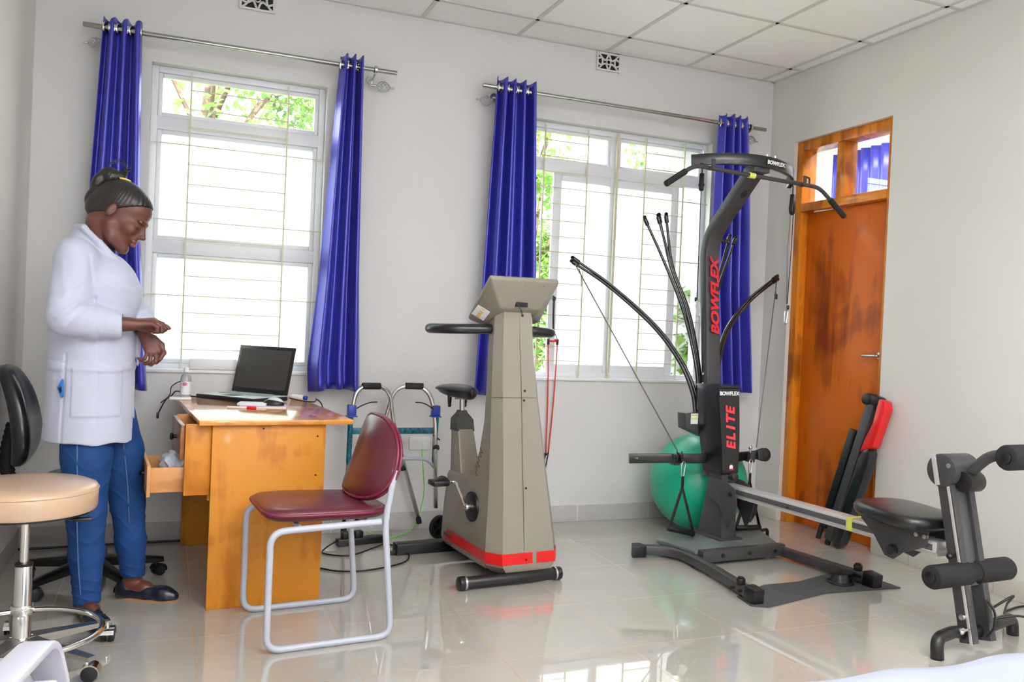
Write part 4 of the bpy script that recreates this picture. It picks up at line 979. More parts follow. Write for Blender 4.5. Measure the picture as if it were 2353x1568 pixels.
# sticker on the left cheek of the console
cl_ = [Vector(A[3]), Vector(A[0]), Vector(Bq[0]), Vector(Bq[3])]; nl = (cl_[1]-cl_[0]).cross(cl_[3]-cl_[0]).normalized(); nl = nl if nl.x < 0 else -nl
cc = cl_[0]*.40+cl_[1]*.20+cl_[3]*.26+cl_[2]*.14
up_ = Vector((0, -.35, 1)); up_ = (up_-nl*up_.dot(nl)).normalized(); ri_ = up_.cross(nl).normalized()
stf = frame(cc+nl*.0055, (ri_*.42+up_*.91), (up_*.42-ri_*.91))
bm = B(); box(bm, (0, 0, 0), (.080, .066, .0015), .0006); bmesh.ops.transform(bm, matrix=stf, verts=bm.verts); stk = obj('paper_label', bm, M['paper'], bi, None, label='white paper label reading BIKE 1')
M['orange'] = mat('orange_ink', (240, 170, 50), .5)
text('orange_writing', 'BIKE 1', .027, M['orange'], stk, stf @ T(0, 0, .0012, 0, 0, PI*.0), bold=.0006, depth=.0002)
# handlebar
bm = B(); tube(bm, fillet([(-.07, .13, 1.19), (-.12, .115, 1.187), (-.285, .15, 1.182), (-.335, .30, 1.18), (-.27, .40, 1.18), (-.2, .41, 1.18)], .06, 7), 1, prof=[(x*.027, y*.024) for x, y in [(math.cos(2*PI*k/14), math.sin(2*PI*k/14)) for k in range(14)]]); obj('handlebar', bm, M['leather'], bi, 180)
bm = B(); tube(bm, fillet([(.07, .13, 1.19), (.14, .115, 1.187), (.265, .15, 1.182), (.295, .30, 1.18), (.25, .40, 1.18), (.2, .41, 1.18)], .06, 7), 1, prof=[(x*.027, y*.024) for x, y in [(math.cos(2*PI*k/14), math.sin(2*PI*k/14)) for k in range(14)]]); obj('handlebar', bm, M['leather'], bi, 180)
bm = B(); cyl(bm, (-.12, .13, 1.19), (.14, .13, 1.19), .014, 14); obj('handlebar_stem', bm, M['steel'], bi)
# feet
bm = B(); cyl(bm, (-.235, .0, .032), (.245, .0, .032), .028, 24, .002); fb = obj('front_foot', bm, M['black'], bi)
for x, s in ((-.262, 1), (.246, 1)):
    bm = B(); lathe(bm, [(.0, .0), (.025, .0), (.031, .004), (.0325, .014), (.031, .026), (0, .028)], 28, T(x, 0, .0325, 0, PI/2)); obj('roller_cap', bm, M['black'], fb)
    bm = B(); lathe(bm, [(.0285, 0), (.0318, 0), (.0318, .010), (.0285, .010), (.0285, 0)], 28, T(x+(.027 if s > 0 and x < 0 else -.008), 0, .0325, 0, PI/2)); obj('roller_ring', bm, M['steel'], fb)
bm = B(); box(bm, (-.02, .67, .035), (.60, .075, .045), .004); box(bm, (-.02, .67, .008), (.60, .06, .016), .002); obj('rear_foot', bm, M['black'], bi)
m_ = frame((-.126, .125, .56), (0, -.38, .92), (.12, -.92, -.38)); bm = B()
tube(bm, [m_ @ Vector((-.075+.15*k/60, .014*math.sin(k*.62)*(1.0 if k % 29 > 14 else .5)+.004*math.sin(k*.3), .001)) for k in range(61)], .0018, 6); obj('shell_script', bm, M['bikedk'], bi, 180, label='dark slanting script mark')
bm = B(); m_ = frame((-.1000, .50, .124), (0.01, -1, 0), (0, 0, 1))
for k in range(6): box(bm, (-.045+k*.018, 0, 0), (.011, .018, .002), .0005)
bmesh.ops.transform(bm, matrix=m_, verts=bm.verts); obj('stripe_mark', bm, M['bikedk'], bi, 30, label='small dark word mark on the red stripe')

# ------------------------------------------------------------------ rod-resistance home gym
M['gunm'] = mat('gunmetal_paint', (60, 60, 62), .42, noise=(120, .12)); M['gunl'] = mat('gunmetal_edge', (78, 78, 80), .35)
M['gblk'] = mat('gloss_black_cover', (20, 21, 24), .28, coat=.3); M['rail'] = mat('aluminium_rail', (.72, .72, .72), .35, .55)
M['rodm'] = mat('black_bow_rod', (30, 32, 34), .22, coat=.5); M['dust'] = mat('dusty_base_plate', (98, 106, 104), .55, noise=(7, .38))
M['logo_r'] = mat('logo_red', (205, 28, 48), .4); M['logo_w'] = mat('logo_white', (236, 236, 238), .4); M['logo_p'] = mat('logo_red_bright', (232, 60, 72), .4)
M['foam'] = mat('black_foam', (26, 26, 27), .8, bump=(200, .5, .001)); M['cable'] = mat('grey_steel_cable', (112, 112, 108), .4); M['yell'] = mat('yellow_tape', (214, 220, 110), .5)
GT, GR = Vector((2.93, 4.05, 0)), .06
gy_ = thing('home_gym', 'dark grey rod-resistance home gym with tower, lat bar and rowing seat rail', 'exercise machine', GT, GR)
G = Matrix.Translation(GT) @ Matrix.Rotation(GR, 4, 'Z')
def gp(name, bm, m, par=None, ang=35, label=None): return obj(name, bm, m, par or gy_, ang, label)
bm = B(); prism(bm, [(-.40, -.02), (-.35, -.29), (.22, -.29), (.34, -.02), (.30, .06), (-.34, .06)], 'z', .052, .074, .003); gp('base_plate', bm, M['dust'])
bm = B(); bb(bm, (-.33, -.335, .018), (.23, -.288, .080), .004); cb_ = gp('front_crossmember', bm, M['gunm'])
for x in (-.20, -.02, .16): bm = B(); cyl(bm, (x, -.332, .05), (x, -.339, .05), .011, 14); gp('bolt', bm, M['black'], cb_)
sq = rect(.026, .024, .35)
bm = B(); tube(bm, fillet([(-.525, -.050, .036), (-.42, -.105, .036), (-.36, -.20, .036), (-.40, -.50, .036), (-.478, -.86, .036)], .09, 8), 1, prof=sq, up=(0, 0, 1)); gp('base_arm', bm, M['gunm'])
bm = B(); tube(bm, [(.225, -.24, .036), (.245, -.55, .036), (.268, -.85, .036)], 1, prof=sq, up=(0, 0, 1)); gp('base_arm', bm, M['gunm'])
bm = B(); tube(bm, [(.25, .0, .036), (.35, .03, .036)], 1, prof=sq, up=(0, 0, 1)); gp('base_arm', bm, M['gunm'])
bm = B(); prism(bm, [(-.595, -.080), (-.515, -.093), (-.505, -.013), (-.555, -.005)], 'z', .0, .062, .004); gp('end_cap', bm, M['black'])
for x, y in ((-.485, -.895), (.272, -.885)):
    bm = B(); box(bm, (x, y, .037), (.062, .075, .074), .008, (.12, 0, 0)); ec = gp('end_cap', bm, M['black'])
    bm = B(); cyl(bm, (x-.0, y+.09, .06), (x, y+.09, .088), .022, 16, .004); cyl(bm, (x, y+.09, .088), (x, y+.09, .094), .014, 12); gp('levelling_knob', bm, M['black'], ec)
    for q in (.05, .10): bm = B(); cyl(bm, (x-.03, y+q, .045), (x-.046, y+q, .045), .008, 10); gp('bolt', bm, M['black'], ec)
bm = B(); cyl(bm, (.160, -.79, .004), (.160, -.79, .014), .065, 24, .003); cyl(bm, (.160, -.79, .014), (.160, -.79, .05), .05, 24, r2=.03); box(bm, (.21, -.80, .045), (.07, .03, .02), .004); gp('levelling_foot', bm, M['black'])
bm = B(); tube(bm, fillet([(.345, -.01, .0), (.345, -.01, .075), (.405, .0, .075), (.405, .0, .0)], .02), .010, 8); gp('transport_handle', bm, M['black'])
bm = B(); cyl(bm, (-.30, .07, .03), (-.26, .07, .03), .032, 18, .004); gp('transport_wheel', bm, M['black'])
# lower tower
bm = B(); loft(bm, [[Vector((x, y, z)) for x, y in ((-w_, yf), (w_, yf), (w_, yb_), (-w_, yb_))] for z, w_, yf, yb_ in ((.07, .052, -.135, .080), (.09, .052, -.135, .072), (.40, .048, -.115, .0), (.46, .048, -.105, .0))])
bmesh.ops.bevel(bm, geom=list(bm.edges), offset=.004, segments=2, profile=.5, affect='EDGES'); gp('lower_tower', bm, M['gunm'])
bm = B(); box(bm, (0, -.01, .078), (.16, .30, .012), .003); gp('tower_flange', bm, M['gunm'])
for x in (-.062, .062):
    bm = B(); prism(bm, [(-.02, .415), (-.17, .405), (-.245, .375), (-.262, .30), (-.235, .205), (-.20, .15), (-.17, .20), (-.115, .27), (-.02, .30)], 'x', x-.004, x+.004, .002); gp('rail_gusset', bm, M['gunm'])
bm = B(); cyl(bm, (-.067, -.215, .345), (-.075, -.215, .345), .012, 14); gp('pivot_bolt', bm, M['black'])
bm = B(); cyl(bm, (-.02, -.14, .425), (-.02, -.165, .43), .010, 12); cyl(bm, (-.02, -.165, .43), (-.02, -.195, .435), .022, 18, .005); gp('locking_knob', bm, M['black'])
# upright, bent forward at the top
bm = B(); tube(bm, fillet([(0, .03, .40), (0, .075, .90), (0, .155, 1.77), (0, -.215, 2.12)], .13, 10), 1, prof=rect(.049, .028, .25), up=(0, 1, .05)); up = gp('upright', bm, M['gunm'])
c_ = Vector((0, -.11, 2.02)); nrm = Vector((0, -.687, -.727))
bm = B(); lathe(bm, [(0, 0), (.018, 0), (.018, .003), (.0, .003)], 20, Matrix.Translation(c_+nrm*.0275) @ nrm.to_track_quat('Z', 'Y').to_matrix().to_4x4() @ Matrix.Diagonal((1, 1.5, 1, 1))); gp('cable_hole', bm, M['rubber'], up)
mtx = frame((.004, .112-.0315, 1.43), Vector((0, .091, 1)), Vector((-1, 0, 0)))
text('tower_lettering', 'BOWFLEX', .078, M['logo_r'], up, mtx, bold=.0032, shear=.25, space=1.0, xs=1.22, label='red lettering BOWFLEX running up the tower')
bm = B(); tube(bm, [(-.055, .12, 1.68), (-.055, .105, 1.50)], .005, 8); bm.free()
bm = B(); tube(bm, [(.062, .145, 1.79), (.055, .135, 1.64)], .0065, 8); gp('locking_pin', bm, M['chrome'])
bm = B(); cyl(bm, (.05, .13, 1.765), (.085, .12, 1.765), .010, 12); ball(bm, (.09, .118, 1.765), .014, 12); gp('pin_knob', bm, M['black'])
for z in (.93, .985): bm = B(); cyl(bm, (-.049, .085, z), (-.056, .085, z), .007, 10); gp('bolt', bm, M['steel'])
# black cover with the model badge
bm = B()
def cov(z, w_, yf, yb_, ch): return [Vector(p) for p in ((-w_, yf+ch, z), (-w_+ch*.5, yf, z), (w_-ch*.5, yf, z), (w_, yf+ch, z), (w_, yb_, z), (-w_, yb_, z))]
loft(bm, [cov(.432, .055, -.115, .03, .012), cov(.445, .062, -.125, .04, .014), cov(.60, .070, -.118, .065, .016), cov(.72, .076, -.105, .08, .018), cov(.90, .080, -.085, .10, .018), cov(.918, .078, -.078, .10, .018)]); cv = gp('badge_cover', bm, M['gblk'], None, 30)
bm = B(); loft(bm, [cov(.918, .085, -.088, .105, .02), cov(.930, .083, -.085, .105, .02)]); gp('cover_lip', bm, M['gblk'], cv)
def cf(z): # front surface of the cover
    pts = [(.445, -.125), (.60, -.118), (.72, -.105), (.90, -.085)]
    for (a, b_), (c, d) in zip(pts, pts[1:]):
        if z <= c: return b_+(d-b_)*(z-a)/(c-a)
    return pts[-1][1]
text('cover_wordmark', 'BOWFLEX', .030, M['logo_w'], cv, frame((.0, cf(.885)-.0015, .885), (1, 0, 0), (0, .11, 1)), bold=.0012, label='small white lettering BOWFLEX')
for i, ch in enumerate('ELITE'):                                     # letters step up the curved face
    z = .595+i*.0485; text('model_lettering', ch, .082, M['logo_p'], cv, frame((.004, cf(z)-.0022, z), (0, .08, 1), (-1, 0, 0)), bold=.0035, shear=.22, xs=.95, label='red letter %s of the word ELITE' % ch)
bm = B(); ball(bm, (.005, cf(.475)-.001, .475), (.013, .002, .016), 14); gp('emblem', bm, M['logo_w'], cv); bm = B(); box(bm, (.005, cf(.464)-.003, .464), (.03, .002, .008), .001); gp('emblem_bar', bm, M['logo_r'], cv)
# rod boxes and rods
for s in (-1, 1):
    bm = B(); prism(bm, [(s*-.0+s*.165, .757), (s*.03, .765), (s*.02, .615), (s*.155, .668)], 'y', .085, .165, .003); rb = gp('rod_box', bm, M['gunm'])
    if s < 0:
        bm = B(); bb(bm, (-.128, .0825, .695), (-.078, .0848, .755)); lb = gp('warning_label', bm, M['logo_w'], rb, None)
        for z in (.742, .722): bm = B(); bb(bm, (-.126, .0812, z), (-.08, .0826, z+.007)); gp('label_stripe', bm, M['yell'], lb, None)
def rodp(pts, r=.0095, tip=True):
    bm = B(); P_ = spline(pts, 8); tube(bm, P_, [r*(1.25-.4*i/(len(P_)-1)) for i in range(len(P_))], 12); R_ = gp('bow_rod', bm, M['rodm'], None, 180)
    d = (P_[-1]-P_[-2]).normalized(); e = P_[-1]
    bm = B(); cyl(bm, e-d*.03, e+d*.015, .013, 12, .003); lathe(bm, [(.008, -.003), (.012, -.003), (.012, .003), (.008, .003), (.008, -.003)], 14, Matrix.Translation(e+d*.022+Vector((0, -.004, 0))) @ Euler((PI/2, 0, 0)).to_matrix().to_4x4()); gp('rod_cap', bm, M['gblk'], R_)
for o_ in (0, 1):
    k = .022*o_
    rodp([(-.068+k, .12, .74), (-.086+k, .14, .878), (-.144+k*.9, .20, 1.051), (-.283+k*.7, .28, 1.248+.4*k), (-.531+k*.4, .38, 1.465+.6*k), (-.731+k*.2, .45, 1.594+k*.9)])
    rodp([(.07-k, .12, .74), (.095-k, .14, .878), (.155-k*.9, .20, 1.06), (.29-k*.7, .29, 1.255+.4*k), (.53-k*.4, .38, 1.445+.6*k), (.789-k*.2, .45, 1.591+k*.9)])
for tx, ty, tz, bx in ((-.338, .32, 1.864, -.05), (-.262, .30, 1.880, -.035), (-.236, .33, 1.891, -.045), (-.222, .28, 1.888, -.03)):
    rodp([(bx-.01, .11, .75), (bx-.01, .14, 1.005), (bx-.055-.02*(tx < -.3), .2, 1.333), (bx-.14-.03*(tx < -.3), .27, 1.611), (tx, ty, tz)])
for tx, ty, tz, bx in ((.222, .25, 1.80, .04), (.308, .30, 1.80, .055)):
    rodp([(bx, .12, .75), (bx+.01, .15, 1.10), (bx+.05, .19, 1.45), (tx, ty, tz)], .0085)
# pulley crossbar
bm = B(); tube(bm, spline([(-.490, .155, .495), (-.34, .10, .502), (-.15, .03, .506), (0, .015, .507), (.15, .03, .506), (.34, .10, .502), (.50, .155, .495)], 6), 1, prof=rect(.012, .027, .4), up=(0, 0, 1)); xb = gp('pulley_crossbar', bm, M['gblk'], None, 50)
for x in (-.465, -.455): bm = B(); cyl(bm, (x, .135, .50), (x, .12, .50), .004, 8); gp('bolt', bm, M['steel'], xb)
def pulley(c, ax, r, par=None, tail=None):
    """wheel between two stadium shaped cheeks"""
    q = Vector(ax).to_track_quat('Z', 'Y').to_matrix().to_4x4(); m_ = Matrix.Translation(c) @ q
    bm = B(); tl = tail if tail else r*1.3
    out = [(r*math.cos(a), r*math.sin(a)) for a in [PI*k/14-PI/2 for k in range(15)]]+[(-tl, r*.62), (-tl, -r*.62)]
    prism(bm, out, 'z', -.017, -.009, .003); prism(bm, out, 'z', .009, .017, .003); lathe(bm, [(r*.45, .017), (r*.45, .020), (r*.3, .021), (0, .018)], 18); lathe(bm, [(0, -.018), (r*.3, -.021), (r*.45, -.020), (r*.45, -.017)], 18); lathe(bm, [(0, -.009), (r*.85, -.009), (r*.7, 0), (r*.85, .009), (0, .009)], 24)
    bmesh.ops.transform(bm, matrix=m_, verts=bm.verts); return gp('pulley', bm, M['black'], par)
pulley(Vector((-.235, .03, .515)), (.75, -.6, .1), .034, xb, .045); pulley(Vector((.375, .03, .515)), (-.12, -1, .12), .040, xb, .05)
for x, y in ((-.25, .05), (.30, .06)): bm = B(); box(bm, (x, y, .50), (.035, .05, .062), .004); gp('pulley_bracket', bm, M['gunm'], xb)
bm = B(); ball(bm, (.272, .03, .56), .012, 12); cyl(bm, (.272, .03, .53), (.272, .03, .56), .005, 8); gp('pulley_swivel', bm, M['chrome'], xb)
def wire(name, pts, r=.0032, m='cable', par=None): bm = B(); tube(bm, pts, r, 6); return gp(name, bm, M[m], par, 180)
wire('tension_cable', [(-.731, .44, 1.585), (-.245, .04, .55)], .0042); wire('tension_cable', [(.789, .44, 1.58), (.335, .05, .555)])
# boom, lat bar and hanging cables
bm = B(); tube(bm, spline([(-.345, -.10, 2.148), (-.24, -.19, 2.155), (-.10, -.255, 2.158), (.0, -.27, 2.158), (.10, -.262, 2.155), (.26, -.20, 2.146), (.345, -.125, 2.130), (.375, -.07, 2.110)], 6), 1, prof=rect(.013, .031, .3), up=(0, 0, 1)); bo_ = gp('boom', bm, M['gblk'], None, 50)
bm = B(); box(bm, (0, -.225, 2.115), (.11, .09, .03), .005); gp('boom_bracket', bm, M['gunm'], bo_)
for x, y, z in ((-.30, -.14, 2.185), (.03, -.27, 2.188), (.09, -.265, 2.188)): bm = B(); cyl(bm, (x, y, z-.01), (x, y, z+.012), .006, 10); gp('bolt', bm, M['steel'], bo_)
bl = frame((.085, -.2785, 2.155), (1, .10, -.03), (0, 0, 1))
bm = B(); box(bm, (0, 0, 0), (.142, .040, .003), .0012); bmesh.ops.transform(bm, matrix=bl, verts=bm.verts); bp_ = gp('boom_badge', bm, M['black'], bo_)
text('boom_lettering', 'BOWFLEX', .029, M['logo_w'], bp_, bl @ T(0, 0, .0022), bold=.0012, shear=.1, label='white lettering BOWFLEX on the boom')
bm = B(); tube(bm, fillet([(-.605, -.25, 1.975), (-.435, -.25, 2.088), (.435, -.25, 2.070), (.635, -.25, 1.928)], .05, 8), .0115, 12); lt = gp('lat_bar', bm, M['gunm'], None, 180)
for a, b_ in (((-.612, -.25, 1.970), (-.49, -.25, 2.051)), ((.64, -.25, 1.924), (.52, -.25, 2.01))): bm = B(); cyl(bm, a, b_, .0165, 14, .004); gp('lat_grip', bm, M['foam'], lt)
bm = B(); cyl(bm, (-.075, -.25, 2.080), (-.035, -.25, 2.079), .0155, 14); gp('yellow_tape', bm, M['yell'], lt)
for x, z in ((-.335, 2.10), (.30, 2.085)): bm = B(); tube(bm, fillet([(x, -.18, z+.02), (x, -.22, z+.0), (x, -.25, z-.028), (x, -.278, z-.01), (x, -.276, z+.03)], .012), 1, prof=rect(.012, .003, .5)); gp('bar_hook', bm, M['gunm'], bo_)
bm = B(); tube(bm, fillet([(.33, -.25, 2.085), (.33, -.25, 2.115), (.36, -.25, 2.115), (.36, -.25, 2.083)], .012), .005, 8); gp('bar_eye', bm, M['gunm'], lt)
for x, y, z, a_, h in ((-.285, -.12, 2.035, .014, .05), (.393, -.09, 1.985, .026, .062)):
    bm = B(); prism(bm, [(-a_*.5, h), (a_*.5, h), (a_, -.2*h), (a_*.8, -.75*h), (0, -h), (-a_*.8, -.75*h), (-a_, -.2*h)], 'y', -.012, .012, .005); cyl(bm, (0, -.016, -.3*h), (0, .016, -.3*h), a_*.5, 14); cyl(bm, (0, 0, h*.9), (0, 0, h+.05), .004, 8); bmesh.ops.transform(bm, matrix=T(x, y, z, 0, 0, .5), verts=bm.verts); gp('pulley_block', bm, M['black'], bo_)
wire('hanging_cable', [(-.285, -.12, 2.10), (-.287, -.12, 2.0), (-.272, -.11, 1.40)], .0026, 'black'); wire('hanging_cable', [(.385, -.09, 1.97), (.372, -.09, 1.72), (.385, -.09, 1.41)], .0026); wire('hanging_cable', [(.405, -.09, 1.97), (.40, -.09, 1.7), (.39, -.09, 1.41)], .0026, 'black')
def carab(c, h, par=None, tilt=0, name='carabiner'):
    bm = B(); w_ = h*.22; P_ = [(w_*.75, .5*h), (w_*.2, .5*h+.004), (-w_*.7, .44*h), (-w_, .25*h), (-w_*.6, -.4*h), (0, -.5*h), (w_*.6, -.45*h), (w_*.75, -.2*h), (w_, .35*h)]
    tube(bm, spline([Vector((x, 0, z)) for x, z in P_], 4, True), .0032, 8, True); bmesh.ops.transform(bm, matrix=T(*c, 0, tilt, .3), verts=bm.verts)
    return obj(name, bm, M['chrome'], par, 180) if par else gp(name, bm, M['chrome'])
carab((-.262, -.11, 1.35), .085, gy_, -.25); carab((.385, -.09, 1.335), .08, gy_, .15)
for x, z in ((-.272, 1.40), (.387, 1.39)): bm = B(); cyl(bm, (x, -.10, z-.012), (x, -.10, z+.012), .008, 10, .002); gp('cable_stop', bm, M['black'])
bm = B(); tube(bm, spline([(-.715, .43, 1.575), (-.70, .42, 1.52), (-.695, .42, 1.46)], 4), 1, prof=rect(.007, .002, .5)); gp('rod_strap', bm, M['black'])
wire('rod_link', [(.785, .44, 1.57), (.782, .43, 1.50)], .004, 'chrome'); bm = B(); box(bm, (.78, .43, 1.485), (.022, .014, .035), .005); gp('rod_snap', bm, M['gunm'])
# rowing rail and seat
bm = B(); bb(bm, (-.040, -1.47, .338), (.040, -.075, .386), .006); bb(bm, (-.034, -1.47, .325), (.034, -.08, .340)); rl = gp('seat_rail', bm, M['rail'])
bm = B(); bb(bm, (-.0425, -1.45, .346), (-.0385, -.10, .372), .001); gp('rail_side_strip', bm, M['gunl'], rl)
bm = B(); bb(bm, (-.045, -1.03, .330), (.044, -.995, .389), .002); gp('yellow_tape', bm, M['yell'], rl)
bm = B(); cyl(bm, (-.043, -.62, .355), (-.047, -.62, .355), .006, 8); gp('rail_bolt', bm, M['black'], rl)
bm = pad(48, 0, sup(.165, .205, 3, 0), .045, .016, 0); bmesh.ops.transform(bm, matrix=T(-.01, -1.28, .485, .03, 0, -.12), verts=bm.verts); se = gp('rowing_seat', bm, M['leather'], None, 60)
for x in (-.062, .062):
    bm = B(); prism(bm, [(-1.10, .432), (-1.10, .41), (-1.17, .355), (-1.235, .275), (-1.28, .268), (-1.33, .31), (-1.44, .36), (-1.45, .432)], 'x', x-.004, x+.004, .002); gp('seat_bracket', bm, M['gunm'], se)
bm = B(); box(bm, (0, -1.28, .425), (.14, .30, .018), .003); gp('seat_carriage', bm, M['gunm'], se)
bm = B(); cyl(bm, (-.066, -1.285, .312), (-.098, -1.285, .312), .022, 16, .004); cyl(bm, (-.066, -1.285, .312), (.066, -1.285, .312), .008, 10); gp('seat_knob', bm, M['black'], se)
for y in (-1.40, -1.44): bm = B(); cyl(bm, (-.066, y, .405), (-.082, y, .405), .010, 12, .002); gp('roller_bolt', bm, M['steel'], se)
# leg attachment at the front end of the rail
A0, A1 = Vector((0, -1.645, .03)), Vector((0, -1.49, .735)); dv = (A1-A0)
for x in (-.052, .052):
    bm = B(); tube(bm, [A0+Vector((x, 0, 0)), A1+Vector((x, 0, 0))], 1, prof=rect(.017, .032, .3), up=(0, 1, 0)); gp('leg_post', bm, M['gunm'])
bm = B(); tube(bm, [A0+Vector((-.0705, -.022, 0)), A1+Vector((-.0705, -.022, -.02))], 1, prof=rect(.0015, .006, .3), up=(0, 1, 0)); gp('post_trim', bm, M['rail'])
bm = B(); tube(bm, [A0.lerp(A1, .30), A0.lerp(A1, .93)], 1, prof=rect(.036, .016, .2), up=(0, 1, 0)); gp('inner_post', bm, M['gunl'])
bm = B(); cyl(bm, (-.076, -1.500, .690), (.076, -1.500, .690), .068, 32, .004); hd = gp('pivot_head', bm, M['gunm'])
bm = B(); cyl(bm, (-.0765, -1.535, .715), (-.082, -1.535, .715), .010, 12, .002); gp('bolt', bm, M['steel'], hd)
bm = B(); box(bm, (-.0775, -1.475, .690), (.002, .022, .125), .0008, (-.22, 0, 0)); gp('head_trim', bm, M['rail'], hd)
bm = B(); cyl(bm, (-.045, -1.575, .655), (.045, -1.575, .655), .042, 24, .003); gp('pivot_disc', bm, M['black'], hd)
bm = B(); tube(bm, fillet([(.0, -1.545, .655), (.0, -1.60, .72), (.0, -1.66, .775), (0, -1.85, .80)], .07, 8), .022, 14); gp('curl_arm', bm, M['gunm'], None, 180)
def roller(y, z, x0, x1, r):
    bm = B(); cyl(bm, (x0+.01, y, z), (-.0-.02, y, z), r, 30, .010); cyl(bm, (.02, y, z), (x1-.01, y, z), r, 30, .010); cyl(bm, (-.03, y, z), (.03, y, z), r*.8, 24); f = gp('foam_roller', bm, M['foam'])
    for x, d in ((x0, 1), (x1, -1)): bm = B(); cyl(bm, (x, y, z), (x+d*.012, y, z), r*.5, 20, .002); gp('roller_cap', bm, M['black'], f)
roller(-1.60, .293, -.245, .235, .047); roller(-1.86, .80, -.215, .26, .047)
bm = B(); cyl(bm, (-.07, -1.575, .36), (-.095, -1.575, .36), .007, 10); ball(bm, (-.10, -1.575, .36), .013, 12); gp('pull_pin', bm, M['black'])
bm = B(); cyl(bm, (-.07, -1.63, .13), (-.088, -1.63, .13), .012, 12, .002); gp('bolt', bm, M['steel'])
bm = B(); lathe(bm, [(.008, -.003), (.014, -.003), (.014, .003), (.008, .003), (.008, -.003)], 14, T(-.12, -1.66, .09, PI/2)); cyl(bm, (-.07, -1.655, .09), (-.108, -1.66, .09), .005, 8); gp('eye_bolt', bm, M['chrome'])
bm = B(); box(bm, (.005, -1.675, .16), (.022, .004, .09), .002, (-.2, 0, 0)); tube(bm, spline([(.0, -1.68, .20), (.012, -1.70, .16), (.01, -1.70, .10), (.0, -1.68, .06)], 5), .005, 6); gp('latch', bm, M['black'])
bm = B(); tube(bm, fillet([(-.26, -1.665, .0), (-.255, -1.655, .075), (-.12, -1.63, .080), (-.06, -1.62, .060), (.06, -1.62, .060), (.12, -1.62, .075), (.30, -1.58, .070), (.31, -1.58, .0)], .045, 7), .024, 14); gp('front_foot', bm, M['black'], None, 180)
bm = B(); tube(bm, spline([G.inverted() @ Vector(p) for p in ((3.10, 2.45, .12), (3.20, 2.40, .20), (3.33, 2.52, .12), (3.50, 2.66, .02), (3.6, 2.72, .006), (3.75, 2.74, .006), (3.78, 2.6, .006))], 8), .005, 6); gp('loose_cable', bm, M['black'], None, 180)
bm = B(); tube(bm, spline([G.inverted() @ Vector(p) for p in ((3.12, 2.44, .10), (3.24, 2.38, .12), (3.34, 2.36, .05), (3.38, 2.30, .006))], 8), .0045, 6); gp('loose_cable', bm, M['black'], None, 180)
bm = B(); prism(bm, [(-.53, -.935), (-.47, -.975), (-.04, -.895), (.40, -.945), (.40, -.80), (.29, -.63), (-.04, -.71), (-.25, -.70), (-.50, -.80)], 'z', .001, .006)
mt = obj('rubber_mat', bm, mat('charcoal_rubber_mat', (66, 68, 70), .75, noise=(60, .25)), None); mt.matrix_world = G; tag(mt, 'thin charcoal rubber mat under the front feet of the home gym', 'mat')

# hand straps clipped to the low pulleys
def strap(label, p, side):
    w_ = thing('strap_handle', label, 'handle', G @ Vector(p), GR, 'hand straps hanging from the gym pulleys')
    carab((0, 0, -.02), .08, w_, .1)
    if side < 0:
        bm = B(); tube(bm, [(0, 0, -.06), (0, 0, -.125)], 1, prof=rect(.009, .002, .5)); tube(bm, [(0, 0, -.12), (-.082, -.005, -.352)], 1, prof=rect(.011, .002, .5)); tube(bm, [(0, 0, -.12), (.088, .0, -.375)], 1, prof=rect(.011, .002, .5)); obj('webbing', bm, M['black'], w_)
        bm = B(); cyl(bm, (-.09, -.005, -.342), (.092, .0, -.385), .0165, 16, .003); obj('hand_grip', bm, M['gblk'], w_)
        return
    bm = B(); tube(bm, [(0, 0, -.055), (0, 0, -.12)], 1, prof=rect(.009, .002, .5)); tube(bm, [(0, 0, -.11), (-.085, 0, -.37)], 1, prof=rect(.011, .002, .5)); tube(bm, [(0, 0, -.11), (.088, 0, -.37)], 1, prof=rect(.011, .002, .5)); obj('webbing', bm, M['black'], w_)
    bm = B(); prism(bm, [(-.055, -.19), (.062, -.19), (.055, -.29), (.01, -.345), (-.03, -.32)], 'y', -.012, .006, .003); obj('ankle_cuff', bm, M['rubber'], w_)
    bm = B(); cyl(bm, (-.092, 0, -.372), (.092, 0, -.378), .0165, 16, .003); obj('hand_grip', bm, M['gblk'], w_)
strap('black webbing hand strap hanging from the left low pulley before the green ball', (-.245, -.02, .475), -1)
strap('black webbing hand strap with a cuff hanging from the right low pulley', (.235, -.02, .475), 1)

# ------------------------------------------------------------------ exercise ball
M['ball'] = mat('green_pvc', (22, 172, 136), .30, coat=.15, coatr=.3, noise=(1.5, .04))
bm = B(); t = [(0, 0)]; r_ = .298
lathe(bm, [(r_*math.sin(PI*k/64)*(1+.0035*math.cos(k*PI)*(20 < k < 44)), r_-r_*math.cos(PI*k/64)) for k in range(65)], 72)
eb = obj('exercise_ball', bm, M['ball'], None, 180); eb.location = (3.085, 4.44, 0); eb.rotation_euler = (0, 0, 0); tag(eb, 'large green inflated exercise ball behind the gym tower', 'exercise ball')

